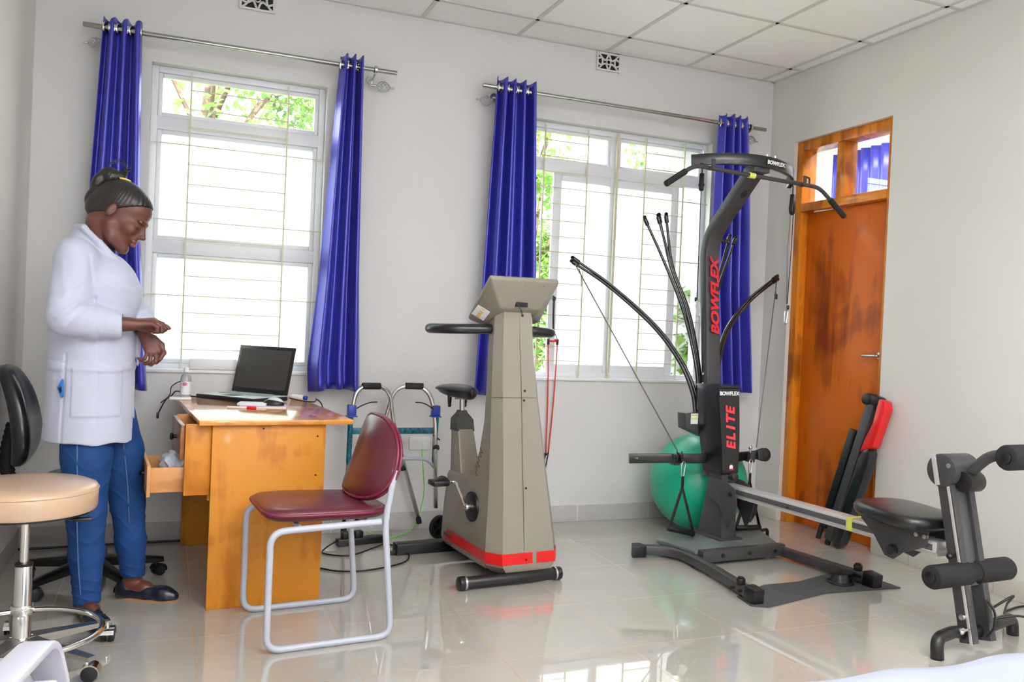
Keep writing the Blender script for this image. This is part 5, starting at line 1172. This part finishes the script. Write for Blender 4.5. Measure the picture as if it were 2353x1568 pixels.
# ------------------------------------------------------------------ folded bench leaning on the door
M['bred'] = mat('red_cushion_vinyl', (214, 20, 28), .35, coat=.3)
be = thing('folded_bench', 'folded black bench with a red cushion leaning against the wooden door', 'bench', (3.66, 3.915, 0))
u_ = Vector((.09, -.172, .90)).normalized(); w_ = Vector((0, -1, -.24)); fb_ = frame((0, 0, 0), w_, u_)   # x across (to the right), y up along the bench
def bp(name, bm, m, lab=None): bmesh.ops.transform(bm, matrix=fb_, verts=bm.verts); return obj(name, bm, m, be, 35, lab)
bm = B(); bb(bm, (-.105, .08, -.02), (-.055, .70, .02), .006); bp('side_beam', bm, M['black'])
bm = B(); bb(bm, (-.045, .03, -.03), (.015, .90, .02), .008); bb(bm, (-.03, .25, -.035), (-.005, .86, -.028), .002); bp('main_beam', bm, M['gunm'])
bm = B(); box(bm, (-.01, .905, -.01), (.10, .06, .07), .015); cyl(bm, (-.045, .90, -.05), (-.045, .90, .03), .034, 20, .004); bp('hinge_block', bm, M['black'])
bm = B(); prism(bm, [(.025, .60), (.105, .66), (.108, .89), (.085, .93), (.04, .93), (.05, .78), (.03, .68)], 'z', -.035, .03, .01); bp('red_cushion', bm, M['bred'], 'glossy red cushion')
bm = B(); prism(bm, [(.025, .05), (.045, .015), (.075, .02), (.095, .06), (.11, .55), (.10, .62), (.075, .645), (.04, .62), (.025, .56)], 'z', -.04, .03, .014); bp('back_cushion', bm, M['gblk'])
bm = B(); bb(bm, (.0, .18, -.046), (.04, .40, -.041), .001); bp('white_label', bm, M['logo_w'])
bm = B(); bb(bm, (-.075, .18, -.030), (-.052, .30, -.021), .001); bp('white_label', bm, M['logo_w'])
for x in (-.10, -.02): bm = B(); tube(bm, [(x, .10, 0), (x, .0, -.0)], .016, 12); bp('foot', bm, M['rubber'])

# ------------------------------------------------------------------ resistance band tied to the window grille
M['redtube'] = mat('red_rubber_tube', (216, 54, 30), .4)
rb = thing('resistance_band', 'red resistance tubing hanging from the grille of the right window', 'resistance band', (2.205, 4.79, 1.40))
bm = B(); tube(bm, spline([(.0, .045, .0), (.0, .03, .012), (0, 0, .0), (.0, -.005, -.1), (.004, -.005, -.20)], 5), 1, prof=rect(.007, .0025, .5)); box(bm, (0, .0, -.004), (.022, .02, .022), .004); obj('door_strap', bm, M['black'], rb)
bm = B(); tube(bm, [(.004, -.005, -.19), (-.028, -.005, -.265), (.038, -.005, -.265), (.004, -.005, -.19)], .0035, 6); obj('strap_yoke', bm, M['black'], rb)
for x in (-.026, .036):
    bm = B(); cyl(bm, (x, -.005, -.255), (x, -.005, -.29), .009, 10, .002); obj('ferrule', bm, M['black'], rb)
bm = B(); cyl(bm, (-.03, -.005, -.268), (.04, -.005, -.268), .006, 8); ball(bm, (.02, -.012, -.262), .009, 10); obj('spacer', bm, M['redtape'], rb)
for a, b_ in (((-.026, -.005, -.285), (-.012, -.01, -.96)), ((.036, -.005, -.285), (.006, -.01, -.96))):
    bm = B(); tube(bm, spline([a, tuple((p+q)/2+(.006 if i == 0 else 0) for i, (p, q) in enumerate(zip(a, b_))), b_], 6), .0042, 8); obj('tube_strand', bm, M['redtube'], rb, 180)
    bm = B(); x, y, z = b_; cyl(bm, (x-.12, y, z-.10), (x-.02, y, z-.12), .014, 12, .003); tube(bm, [(x, y, z), (x-.12, y, z-.10)], .004, 6); tube(bm, [(x, y, z), (x-.02, y, z-.12)], .004, 6); bmesh.ops.transform(bm, matrix=T(0, 0, 0), verts=bm.verts); obj('hand_grip', bm, M['foam'], rb)

# ------------------------------------------------------------------ the woman in the lab coat
M['skin'] = mat('dark_brown_skin', (98, 56, 45), .42, spec=.5, noise=(14, .05)); M['lips'] = mat('lips', (122, 62, 56), .35)
M['coat'] = mat('white_cotton_coat', (188, 193, 213), .75, spec=.2, sheen=.15, bump=(28, .35, .003)); M['hair'] = mat('black_hair', (20, 17, 18), .38, spec=.6, bump=(140, .5, .001))
M['jeans'] = mat('blue_denim', (28, 66, 122), .75, spec=.25, noise=(9, .16), bump=(240, .35, .0008)); M['seamj'] = mat('denim_seam', (74, 100, 142), .8)
M['shirt'] = mat('dark_navy_top', (22, 26, 52), .7); M['scrub'] = mat('blue_scrub_cloth', (38, 110, 190), .7)
M['shoe'] = mat('navy_ballet_flat', (18, 22, 40), .35, coat=.2); M['sole'] = mat('tan_sole', (170, 122, 70), .6)
PO = Vector((-.20, 3.75, 0))
pe = thing('person', 'person in a white lab coat and blue jeans looking down at their hands', 'person', PO)
tl = math.radians(32); yw = math.radians(10)
F0 = np.array([math.cos(tl), 0, -math.sin(tl)]); UU = np.array([math.sin(tl), 0, math.cos(tl)]); S0 = np.array([0, 1., 0])
FF = F0*math.cos(yw)-S0*math.sin(yw); SS = S0*math.cos(yw)+F0*math.sin(yw); HC = np.array([-.207, 3.742, 1.577])
def hp(f, s, u): return HC+f*FF+s*SS+u*UU
RH = [FF, SS, UU]
def hell(sc, c, r, k, mode='add'): sc.ell(hp(*c), r, k, mode, RH)
b = Sculpt((-.47, 3.36, -.005), (.11, 4.06, 1.735), .0032)
# trunk and limbs under the clothes
b.chain([(-.272, 3.785, .90), (-.27, 3.785, 1.1), (-.265, 3.785, 1.30)], [.10, .095, .10], .05)
b.cap((-.31, 3.66, 1.38), (-.30, 3.91, 1.38), .05, .05, .04)
b.chain([(-.285, 3.70, .86), (-.270, 3.68, .42), (-.255, 3.652, .10)], [.075, .052, .032], .03); b.chain([(-.21, 3.86, .86), (-.127, 3.85, .42), (-.098, 3.85, .10)], [.075, .048, .033], .03)
# feet
for hl, an, to in (((-.268, 3.680, .032), (-.255, 3.652, .095), (-.182, 3.44, .024)), ((-.128, 3.862, .034), (-.096, 3.85, .10), (.052, 3.780, .024))):
    hl, an, to = map(np.array, (hl, an, to)); mid = hl+(to-hl)*.42+np.array([0, 0, .016])
    b.cap(an, hl, .031, .026, .02); b.chain([hl, mid, to+(hl-to)*.16], [.026, .026, .014], .02); b.cap(an-np.array([0, 0, .042]), mid-np.array([0, 0, .006]), .025, .023, .02); b.cap(to+(hl-to)*.30, to+(hl-to)*.13-np.array([0, 0, .004]), .021, .013, .02)
# neck and head
b.chain([(-.282, 3.775, 1.37), hp(-.024, 0, -.045)], [.058, .046], .03)
b.cap(hp(-.03, 0, -.06), hp(.01, 0, -.02), .05, .055, .03)
hell(b, (-.008, 0, .045), (.098, .073, .083), .02); hell(b, (.050, 0, .055), (.063, .061, .06), .02); hell(b, (.048, 0, -.016), (.066, .060, .064), .02)
hell(b, (.055, 0, -.062), (.050, .042, .046), .02)
for s in (-1, 1):
    b.chain([hp(.012, s*.052, -.045), hp(.045, s*.040, -.085), hp(.094, s*.010, -.102)], [.019, .017, .016], .022)
    hell(b, (.083, s*.044, -.018), (.022, .016, .020), .02); b.cap(hp(.101, s*.046, .026), hp(.112, s*.014, .030), .0075, .008, .012)
    hell(b, (.122, s*.032, .010), (.013, .015, .009), .012, 'sub'); hell(b, (.0955, s*.030, .004), (.0145, .0155, .0120), .004)
    hell(b, (-.004, s*.078, .002), (.0165, .0075, .027), .006); hell(b, (.002, s*.087, .004), (.009, .0055, .018), .004, 'sub')
    hell(b, (.123, s*.0125, -.028), (.009, .0075, .007), .006)
b.cap(hp(.102, 0, .016), hp(.114, 0, -.026), .009, .013, .012); b.cap(hp(.112, 0, .018), hp(.133, 0, -.018), .0072, .0092, .010); hell(b, (.135, 0, -.021), (.010, .0105, .0085), .006)
hell(b, (.112, 0, -.045), (.012, .020, .012), .012); hell(b, (.1185, 0, -.054), (.0125, .021, .0065), .005); hell(b, (.1165, 0, -.067), (.0125, .019, .0078), .004)
hell(b, (.100, 0, -.097), (.017, .019, .017), .014)
# arms
b.chain([(-.325, 3.61, 1.36), (-.345, 3.552, 1.160), (-.24, 3.583, 1.141), (-.136, 3.612, 1.145)], [.045, .038, .035, .0265], .02)
b.chain([(-.295, 3.93, 1.37), (-.17, 3.975, 1.235), (-.125, 3.84, 1.165), (-.090, 3.728, 1.112)], [.045, .038, .032, .0225], .02)
def finger(p, segs, r):
    p = np.array(p, float); P_ = [p]
    for s in segs: P_.append(P_[-1]+np.array(s))
    b.chain(P_, [r*1.12, r*1.03, r*.98, r*.84][:len(P_)], .0035)
# right hand (nearer the camera): knuckles over a pinch grip
kn = [((-.058, 3.654, 1.158), .0092), ((-.051, 3.637, 1.162), .0095), ((-.053, 3.619, 1.158), .0092), ((-.060, 3.602, 1.150), .0084)]
for k_, r in kn: b.cap((-.130, 3.613+(k_[1]-3.62)*.4, 1.144), k_, .020, r*1.45, .010)
b.cap((-.085, 3.63, 1.136), (-.058, 3.632, 1.134), .019, .015, .012)
finger(kn[0][0], [(.036, .003, -.008), (.018, .001, -.010), (.010, 0, -.006)], .0084); finger(kn[1][0], [(.031, .0, -.012), (.010, .003, -.020), (-.010, .004, -.012)], .0088)
finger(kn[2][0], [(.028, -.001, -.014), (.003, .001, -.022), (-.016, .003, -.006)], .0086); finger(kn[3][0], [(.023, -.002, -.013), (-.001, .002, -.018), (-.014, .004, -.003)], .0078)
b.chain([(-.112, 3.640, 1.138), (-.078, 3.664, 1.128), (-.044, 3.668, 1.122), (-.010, 3.662, 1.126)], [.017, .0125, .0105, .0085], .008)
# left hand: bent down from the wrist, fingers curling under
kn = [((-.026, 3.705, 1.046), .0085), ((-.041, 3.697, 1.036), .0088), ((-.058, 3.692, 1.032), .0084), ((-.073, 3.692, 1.036), .0077)]
for k_, r in kn: b.cap((-.083+(k_[0]+.05)*.45, 3.722, 1.100), k_, .016, r*1.4, .010)
finger(kn[0][0], [(.004, -.006, -.034), (-.016, .004, -.018), (-.019, .008, .002)], .0078); finger(kn[1][0], [(.0, -.008, -.037), (-.017, .006, -.014), (-.016, .010, .008)], .0080)
finger(kn[2][0], [(-.004, -.008, -.034), (-.016, .008, -.010), (-.013, .010, .010)], .0076); finger(kn[3][0], [(-.008, -.006, -.027), (-.015, .007, -.007), (-.010, .010, .008)], .0068)
b.chain([(-.052, 3.716, 1.090), (-.022, 3.708, 1.066), (-.012, 3.694, 1.034), (-.026, 3.684, 1.006)], [.016, .0115, .0098, .0078], .008)
Fm, Sm, Um = FF, SS, UU
def onface(sc, s, u, lift):                                                     # walk in from the front until the skin is met
    f = .15
    while f > .05:
        i = tuple(int(round((p-l)/sc.h)) for p, l in zip(hp(f, s, u), sc.lo))
        if sc.F[i] < .0005: break
        f -= .0005
    return Vector(hp(f+lift, s, u))-PO
FEAT = [(nm, r, [onface(b, g*s, u, .0006) for s, u in pts]) for g in (-1, 1) for nm, r, pts in (('eyebrow', .0022, [(.046, .026), (.040, .031), (.031, .034), (.022, .033)]), ('eyelashes', .0015, [(.046, .001), (.039, -.004), (.030, -.0055), (.022, -.003)]))]
def lipfn(C):
    d = C-HC; f, s, u = d @ Fm, d @ Sm, d @ Um
    return ((f > .113) & (np.abs(s) < .024) & (u < -.047) & (u > -.0765)).astype(int)
b.mesh('body', [M['skin'], M['lips']], pe, PO, 2, lipfn)
# hair
b = Sculpt((-.40, 3.60, 1.46), (-.02, 3.88, 1.83), .003)
hell(b, (-.012, 0, .050), (.107, .081, .093), .0); hell(b, (.035, 0, .068), (.0745, .067, .059), .02); hell(b, (-.075, 0, -.005), (.045, .055, .055), .03)
def cut(X_, Y_, Z_):
    dx, dy, dz = X_-HC[0], Y_-HC[1], Z_-HC[2]; f = dx*Fm[0]+dy*Fm[1]+dz*Fm[2]; u = dx*Um[0]+dy*Um[1]+dz*Um[2]; s = dx*Sm[0]+dy*Sm[1]+dz*Sm[2]
    a = (f*.70-u*.715-.003)+.010*np.abs(s)/.07-2.4*np.maximum(-f-.018, 0)                                   # hairline: forehead to ear to nape
    return -np.maximum(a, -(.05+u)*.0+-1)
b.fn((-.42, 3.55, 1.40), (0, 3.95, 1.85), lambda X_, Y_, Z_: cut(X_, Y_, Z_), .006, 'sub')
hell(b, (-.075, 0, .132), (.024, .024, .024), .010); hell(b, (-.106, .0, .116), (.040, .038, .034), .014); hell(b, (-.130, 0, .075), (.022, .034, .040), .012); hell(b, (-.118, 0, .02), (.018, .034, .045), .014)
def strands(F_, X_, Y_, Z_):                                                    # combed lines running from the hairline up to the tie
    dx, dy, dz = X_-HC[0]+.06*FF[0]-.12*UU[0], Y_-HC[1], Z_-HC[2]+.06*FF[2]-.12*UU[2]
    f = dx*Fm[0]+dy*Fm[1]+dz*Fm[2]; s = dx*Sm[0]+dy*Sm[1]+dz*Sm[2]
    return F_+.0009*np.sin(np.arctan2(s, f)*58+np.sin(dz*60)*.8)
b.mod((-.42, 3.55, 1.40), (0, 3.95, 1.85), strands)
b.mesh('hair', M['hair'], pe, PO, 1)
bm = B(); o_ = hp(-.060, 0, .148)
for k in range(14):
    a = 2*PI*k/14; tube(bm, spline([o_, o_+np.array([.006*math.cos(a), .008*math.sin(a), .02]), o_+np.array([.004+.016*math.cos(a*3), .016*math.sin(a), .028+.008*math.sin(a*2)])], 5), [.0032-.0022*i/10 for i in range(11)], 5)
for q in (0, .006, .012): tube(bm, spline([o_+np.array([q*.5, 0, .0]), o_+np.array([.002, q, .045-q]), o_+np.array([-.022, q, .066-q]), o_+np.array([-.052, q*.5, .055-q*.7]), o_+np.array([-.064, 0, .03])], 7), .0013, 5)
for v in bm.verts: v.co -= PO
obj('hair_tuft', bm, M['hair'], pe, 180)
bm = B(); c_ = Vector(hp(-.056, 0, .132)); q_ = frame(c_, Vector(FF)*.8+Vector(UU)*.35, Vector(SS))
tube(bm, [q_ @ Vector((.022*math.cos(2*PI*k/24), .026*math.sin(2*PI*k/24), 0)) for k in range(24)], .0042, 8, True)
for v in bm.verts: v.co -= PO
obj('hair_tie', bm, mat('pale_yellow_band', (232, 206, 110), .6), pe, 180)
for nm, r, pts in FEAT:
    bm = B(); P_ = spline(pts, 6); n = len(P_)-1; tube(bm, P_, [r*(.35+.65*math.sin(PI*min(1, i/n+.12))) for i in range(n+1)], 6); obj(nm, bm, M['hair'], pe, 180)
# dark top showing in the V of the coat
b = Sculpt((-.46, 3.55, 1.00), (-.05, 4.02, 1.50), .006)
b.ell((-.265, 3.785, 1.27), (.134, .17, .15), .02); b.cap((-.30, 3.72, 1.39), (-.295, 3.84, 1.39), .06, .06, .03); b.cap((-.28, 3.775, 1.40), (-.262, 3.772, 1.455), .066, .060, .02)
b.mesh('dark_top', M['shirt'], pe, PO, 1)
# jeans
b = Sculpt((-.46, 3.54, .05), (.02, 4.0, 1.02), .004)
b.ell((-.275, 3.775, .89), (.128, .160, .12), .04)
b.chain([(-.285, 3.695, .80), (-.276, 3.69, .62), (-.270, 3.682, .40), (-.262, 3.670, .24), (-.252, 3.648, .05)], [.098, .090, .071, .062, .047], .02)
b.chain([(-.215, 3.865, .80), (-.165, 3.858, .62), (-.128, 3.85, .40), (-.112, 3.85, .24), (-.095, 3.85, .08)], [.096, .088, .065, .058, .045], .02)
b.cap((-.27, 3.78, .80), (-.26, 3.78, .74), .09, .075, .03)
b.mod((-.5, 3.4, 0), (.1, 4.1, 1.1), lambda F_, X_, Y_, Z_: F_-.0045*np.maximum(0, 1-np.abs(np.sin(Z_*34+np.sin(X_*22+Y_*9)*1.6+X_*9)))**5*np.clip(1.1-np.abs(Z_-.44)*3, .15, 1)-.004*np.maximum(0, 1-np.abs(np.sin(Z_*85+X_*28)))**4*np.clip((.24-Z_)*9, 0, 1))
b.mod((-.5, 3.4, 0), (.1, 4.1, .3), lambda F_, X_, Y_, Z_: np.maximum(F_, np.where(Y_ < 3.755, .060, .098)+.10*(X_+.18)*0-Z_))
b.mesh('jeans', M['jeans'], pe, PO, 1)
def front(sc, x, z):
    y = 3.5
    while y < 4:
        if sc.F[tuple(int(round((p-l)/sc.h)) for p, l in zip((x, y, z), sc.lo))] < .0008: break
        y += .001
    return Vector((x, y-.0005, z))-PO
def seam(pts):
    P_ = [front(b, p.x, p.z) for p in spline([(x, 0, z) for x, z in pts], 8)]
    for _ in range(14): P_ = [P_[0]]+[(P_[i-1]+P_[i]*2+P_[i+1])/4 for i in range(1, len(P_)-1)]+[P_[-1]]
    bm = B(); tube(bm, P_, 1, prof=rect(.0026, .0022, .5), up=(0, -1, 0)); obj('jeans_seam', bm, M['seamj'], pe, 180)
seam([(-.305, .70), (-.300, .60), (-.298, .44), (-.292, .33), (-.283, .20), (-.272, .10)]); seam([(-.150, .66), (-.135, .54), (-.125, .44), (-.118, .33)])
# shoes
for hl, to in (((-.268, 3.680, .032), (-.182, 3.44, .026)), ((-.128, 3.862, .034), (.052, 3.780, .026))):
    hl, to = np.array(hl), np.array(to); d = (to-hl)/np.linalg.norm(to-hl); sd_ = np.array([-d[1], d[0], 0]); lo = np.minimum(hl, to)-.06; hi = np.maximum(hl, to)+.07; lo[2] = 0; hi[2] = .10
    b = Sculpt(lo, hi, .0028); mid = hl+(to-hl)*.5
    b.cap(hl+np.array([0, 0, .018]), hl, .031, .031, .01); b.chain([hl, mid+np.array([0, 0, -.002]), to-d*.025-np.array([0, 0, .004])], [.031, .032, .031], .02); b.cap(to-d*.035-np.array([0, 0, .003]), to+d*.012-np.array([0, 0, .006]), .031, .020, .03)
    b.cap(hl-d*.002+np.array([0, 0, .058]), hl+d*.105+np.array([0, 0, .050]), .026, .030, .004, 'sub'); b.cap(hl+d*.085+np.array([0, 0, .060]), hl+d*.150+np.array([0, 0, .052]), .030, .022, .004, 'sub')
    b.mod(lo, hi, lambda F_, X_, Y_, Z_: np.maximum(F_, .0055-Z_)); sh = b.mesh('shoe', M['shoe'], pe, PO, 1)
    out = []
    for k in range(40):
        a = 2*PI*k/40; f = math.cos(a); L2 = np.linalg.norm(to-hl)/2+.030; wd = (.030+.007*f if f < .9 else .034); c0 = (hl+to)/2; sf = abs(f)**.9*(1 if f > 0 else -1)
        p = c0+d*L2*sf+sd_*wd*math.sin(a); out.append((p[0]-PO[0], p[1]-PO[1]))
    bm = B(); prism(bm, out, 'z', .0, .0075, .001); obj('sole', bm, M['sole'], sh)
    bm = B(); c0 = to-d*.048+np.array([0, 0, .030]); m_ = frame(Vector(c0)-PO, Vector(sd_), Vector(d)); ball(bm, (0, 0, 0), (.006, .005, .005), 10)
    for s in (-1, 1): ball(bm, (s*.013, 0, .001), (.011, .006, .0035), 12)
    bmesh.ops.transform(bm, matrix=m_, verts=bm.verts); obj('bow', bm, M['shoe'], sh, 60)
# lab coat
b = Sculpt((-.50, 3.44, .655), (.0, 4.10, 1.585), .004)
b.cone((-.277, 3.785, .67), (-.277, 3.785, .98), (.168, .205), (.158, .192), .0); b.cone((-.277, 3.785, .97), (-.274, 3.785, 1.27), (.158, .192), (.158, .198), .02)
b.ell((-.264, 3.785, 1.27), (.154, .200, .165), .05); b.cap((-.33, 3.635, 1.395), (-.315, 3.935, 1.395), .066, .066, .05); b.cap((-.325, 3.77, 1.40), (-.300, 3.772, 1.475), .085, .068, .04)
b.mod((-.5, 3.4, .6), (.05, 4.2, 1.0), lambda F_, X_, Y_, Z_: np.where(Z_ < .97, np.maximum(F_, -(F_+.012)), F_))
b.fn((-.22, 3.6, .6), (0, 3.95, 1.02), lambda X_, Y_, Z_: np.maximum(np.maximum(np.abs(Y_-(3.775+.02*(1-Z_)))-np.maximum(.055*(.955-Z_)/.27, -.02), -.205-X_), Z_-.955), .004, 'sub')
b.chain([(-.335, 3.622, 1.385), (-.350, 3.550, 1.166), (-.255, 3.578, 1.148), (-.185, 3.599, 1.138)], [.075, .066, .058, .047], .03); b.cap((-.200, 3.594, 1.141), (-.190, 3.597, 1.139), .0525, .0525, .005); b.cap((-.183, 3.599, 1.138), (-.176, 3.601, 1.137), .0505, .0495, .004)
b.chain([(-.31, 3.945, 1.375), (-.175, 3.985, 1.245), (-.118, 3.845, 1.180), (-.098, 3.775, 1.150)], [.073, .064, .056, .048], .03); b.cap((-.101, 3.788, 1.155), (-.097, 3.770, 1.147), .051, .051, .004)
b.fn((-.19, 3.5, 1.05), (-.08, 3.7, 1.24), lambda X_, Y_, Z_: np.maximum(-.163-X_, np.sqrt((Y_-3.598)**2+(Z_-1.138)**2)-.057), 0, 'sub'); b.cap((-.195, 3.595, 1.141), (-.10, 3.617, 1.148), .040, .040, .002, 'sub'); b.cap((-.106, 3.81, 1.165), (-.085, 3.71, 1.105), .038, .038, .003, 'sub')
# neck opening and V
b.cap((-.275, 3.773, 1.47), (-.240, 3.766, 1.62), .062, .085, .01, 'sub')
b.fn((-.26, 3.66, 1.24), (0, 3.90, 1.60), lambda X_, Y_, Z_: np.maximum(np.abs(Y_-3.765)-.175*(Z_-1.265), -.232+.0*Z_-X_), .006, 'sub')
# collar and lapels
for s in (-1, 1):
    b.chain([(-.348, 3.773, 1.520), (-.318, 3.773+s*.062, 1.512), (-.262, 3.771+s*.083, 1.455)], [.013, .014, .015], .006)
    b.chain([(-.262, 3.771+s*.083, 1.455), (-.205, 3.768+s*.066, 1.385), (-.150, 3.766+s*.034, 1.320), (-.112, 3.765+s*.006, 1.255)], [.017, .019, .014, .006], .006)
b.cap((-.103, 3.757, 1.25), (-.108, 3.757, .98), .006, .006, .006)
def sdist(X_, Z_, a, c):
    dx, dz = c[0]-a[0], c[1]-a[1]; h = np.clip(((X_-a[0])*dx+(Z_-a[1])*dz)/(dx*dx+dz*dz), 0, 1)
    return np.sqrt((X_-a[0]-h*dx)**2+(Z_-a[1]-h*dz)**2)
def folds(F_, X_, Y_, Z_):
    g = .0018*(np.sin(X_*31+Z_*24+Y_*9)+np.sin(Y_*27-Z_*33+1))*np.clip((Z_-.66)*4, .2, 1); near = (Y_ < 3.70)
    for a, c, h, w in (((-.355, 1.02), (-.362, .68), .0035, .005), ((-.245, 1.08), (-.24, .69), .003, .005), ((-.44, 1.0), (-.355, .985), .003, .005), ((-.285, 1.40), (-.262, 1.24), .005, .007), ((-.262, 1.24), (-.245, 1.10), .003, .005)):
        g = g+h*np.exp(-(sdist(X_, Z_, a, c)/w)**2)*near                                          # stitched seams
    for a, c, h, w in (((-.30, 1.225), (-.375, 1.16), .010, .011), ((-.285, 1.20), (-.35, 1.125), .006, .010), ((-.315, 1.245), (-.40, 1.215), .007, .012), ((-.28, 1.17), (-.30, 1.11), .005, .009), ((-.37, 1.36), (-.35, 1.25), .005, .014),
                       ((-.225, 1.175), (-.235, 1.105), .005, .009), ((-.30, 1.30), (-.36, 1.24), .006, .012), ((-.20, 1.30), (-.14, 1.22), .004, .012), ((-.19, .93), (-.15, .74), .004, .016), ((-.40, .92), (-.42, .72), .004, .016)):
        d = sdist(X_, Z_, a, c); g = g-h*(np.exp(-(d/w)**2)-.6*np.exp(-(d/(w*2))**2))*near        # soft creases at elbow, armpit and skirt
    return F_+g
b.mod((-.5, 3.4, .6), (.05, 4.2, 1.6), folds)
b.mod((-.325, 3.5, .79), (-.16, 3.66, .965), lambda F_, X_, Y_, Z_: F_-.0035)                                   # patch pocket on the near hip
b.mod((-.5, 3.4, .6), (.05, 4.2, .72), lambda F_, X_, Y_, Z_: np.maximum(F_, .678+.045*np.clip(-X_-.36, 0, 1)+.004*np.sin(X_*40+Y_*25)-Z_))
ct = b.mesh('lab_coat', M['coat'], pe, PO, 2)
bm = B()
for z, x in ((1.17, -.100), (1.08, -.104), (1.0, -.106)): cyl(bm, Vector((x+.004, 3.757, z))-PO, Vector((x+.008, 3.757, z))-PO, .007, 12)
bm.free()
pk = frame(Vector((-.368, 3.609, .896))-PO, Vector((.87, -.47, 0)), Vector((0, 0, 1)))
bm = B(); prism(bm, [(-.012, -.002), (.006, .033), (.010, .030), (.012, -.034), (.006, -.040), (-.004, -.018)], 'z', -.004, .003, .001); bmesh.ops.transform(bm, matrix=pk, verts=bm.verts); obj('pocket_lining', bm, M['scrub'], pe)
bm = B(); prism(bm, [(-.006, -.002), (.006, .004), (.008, -.014), (.004, -.022), (-.002, -.014)], 'z', .002, .0042); bmesh.ops.transform(bm, matrix=pk, verts=bm.verts); obj('pocket_shadow_fold', bm, M['shirt'], pe)
bm = B(); a_, b_ = Vector((-.096, 3.748, 1.126))-PO, Vector((-.092, 3.736, 1.118))-PO; q_ = (b_-a_).to_track_quat('Z', 'Y').to_matrix().to_4x4()
lathe(bm, [(.0235, -.009), (.026, -.008), (.026, .008), (.0235, .009), (.0235, -.009)], 24, Matrix.Translation(b_) @ q_); obj('wristwatch', bm, M['rubber'], pe)
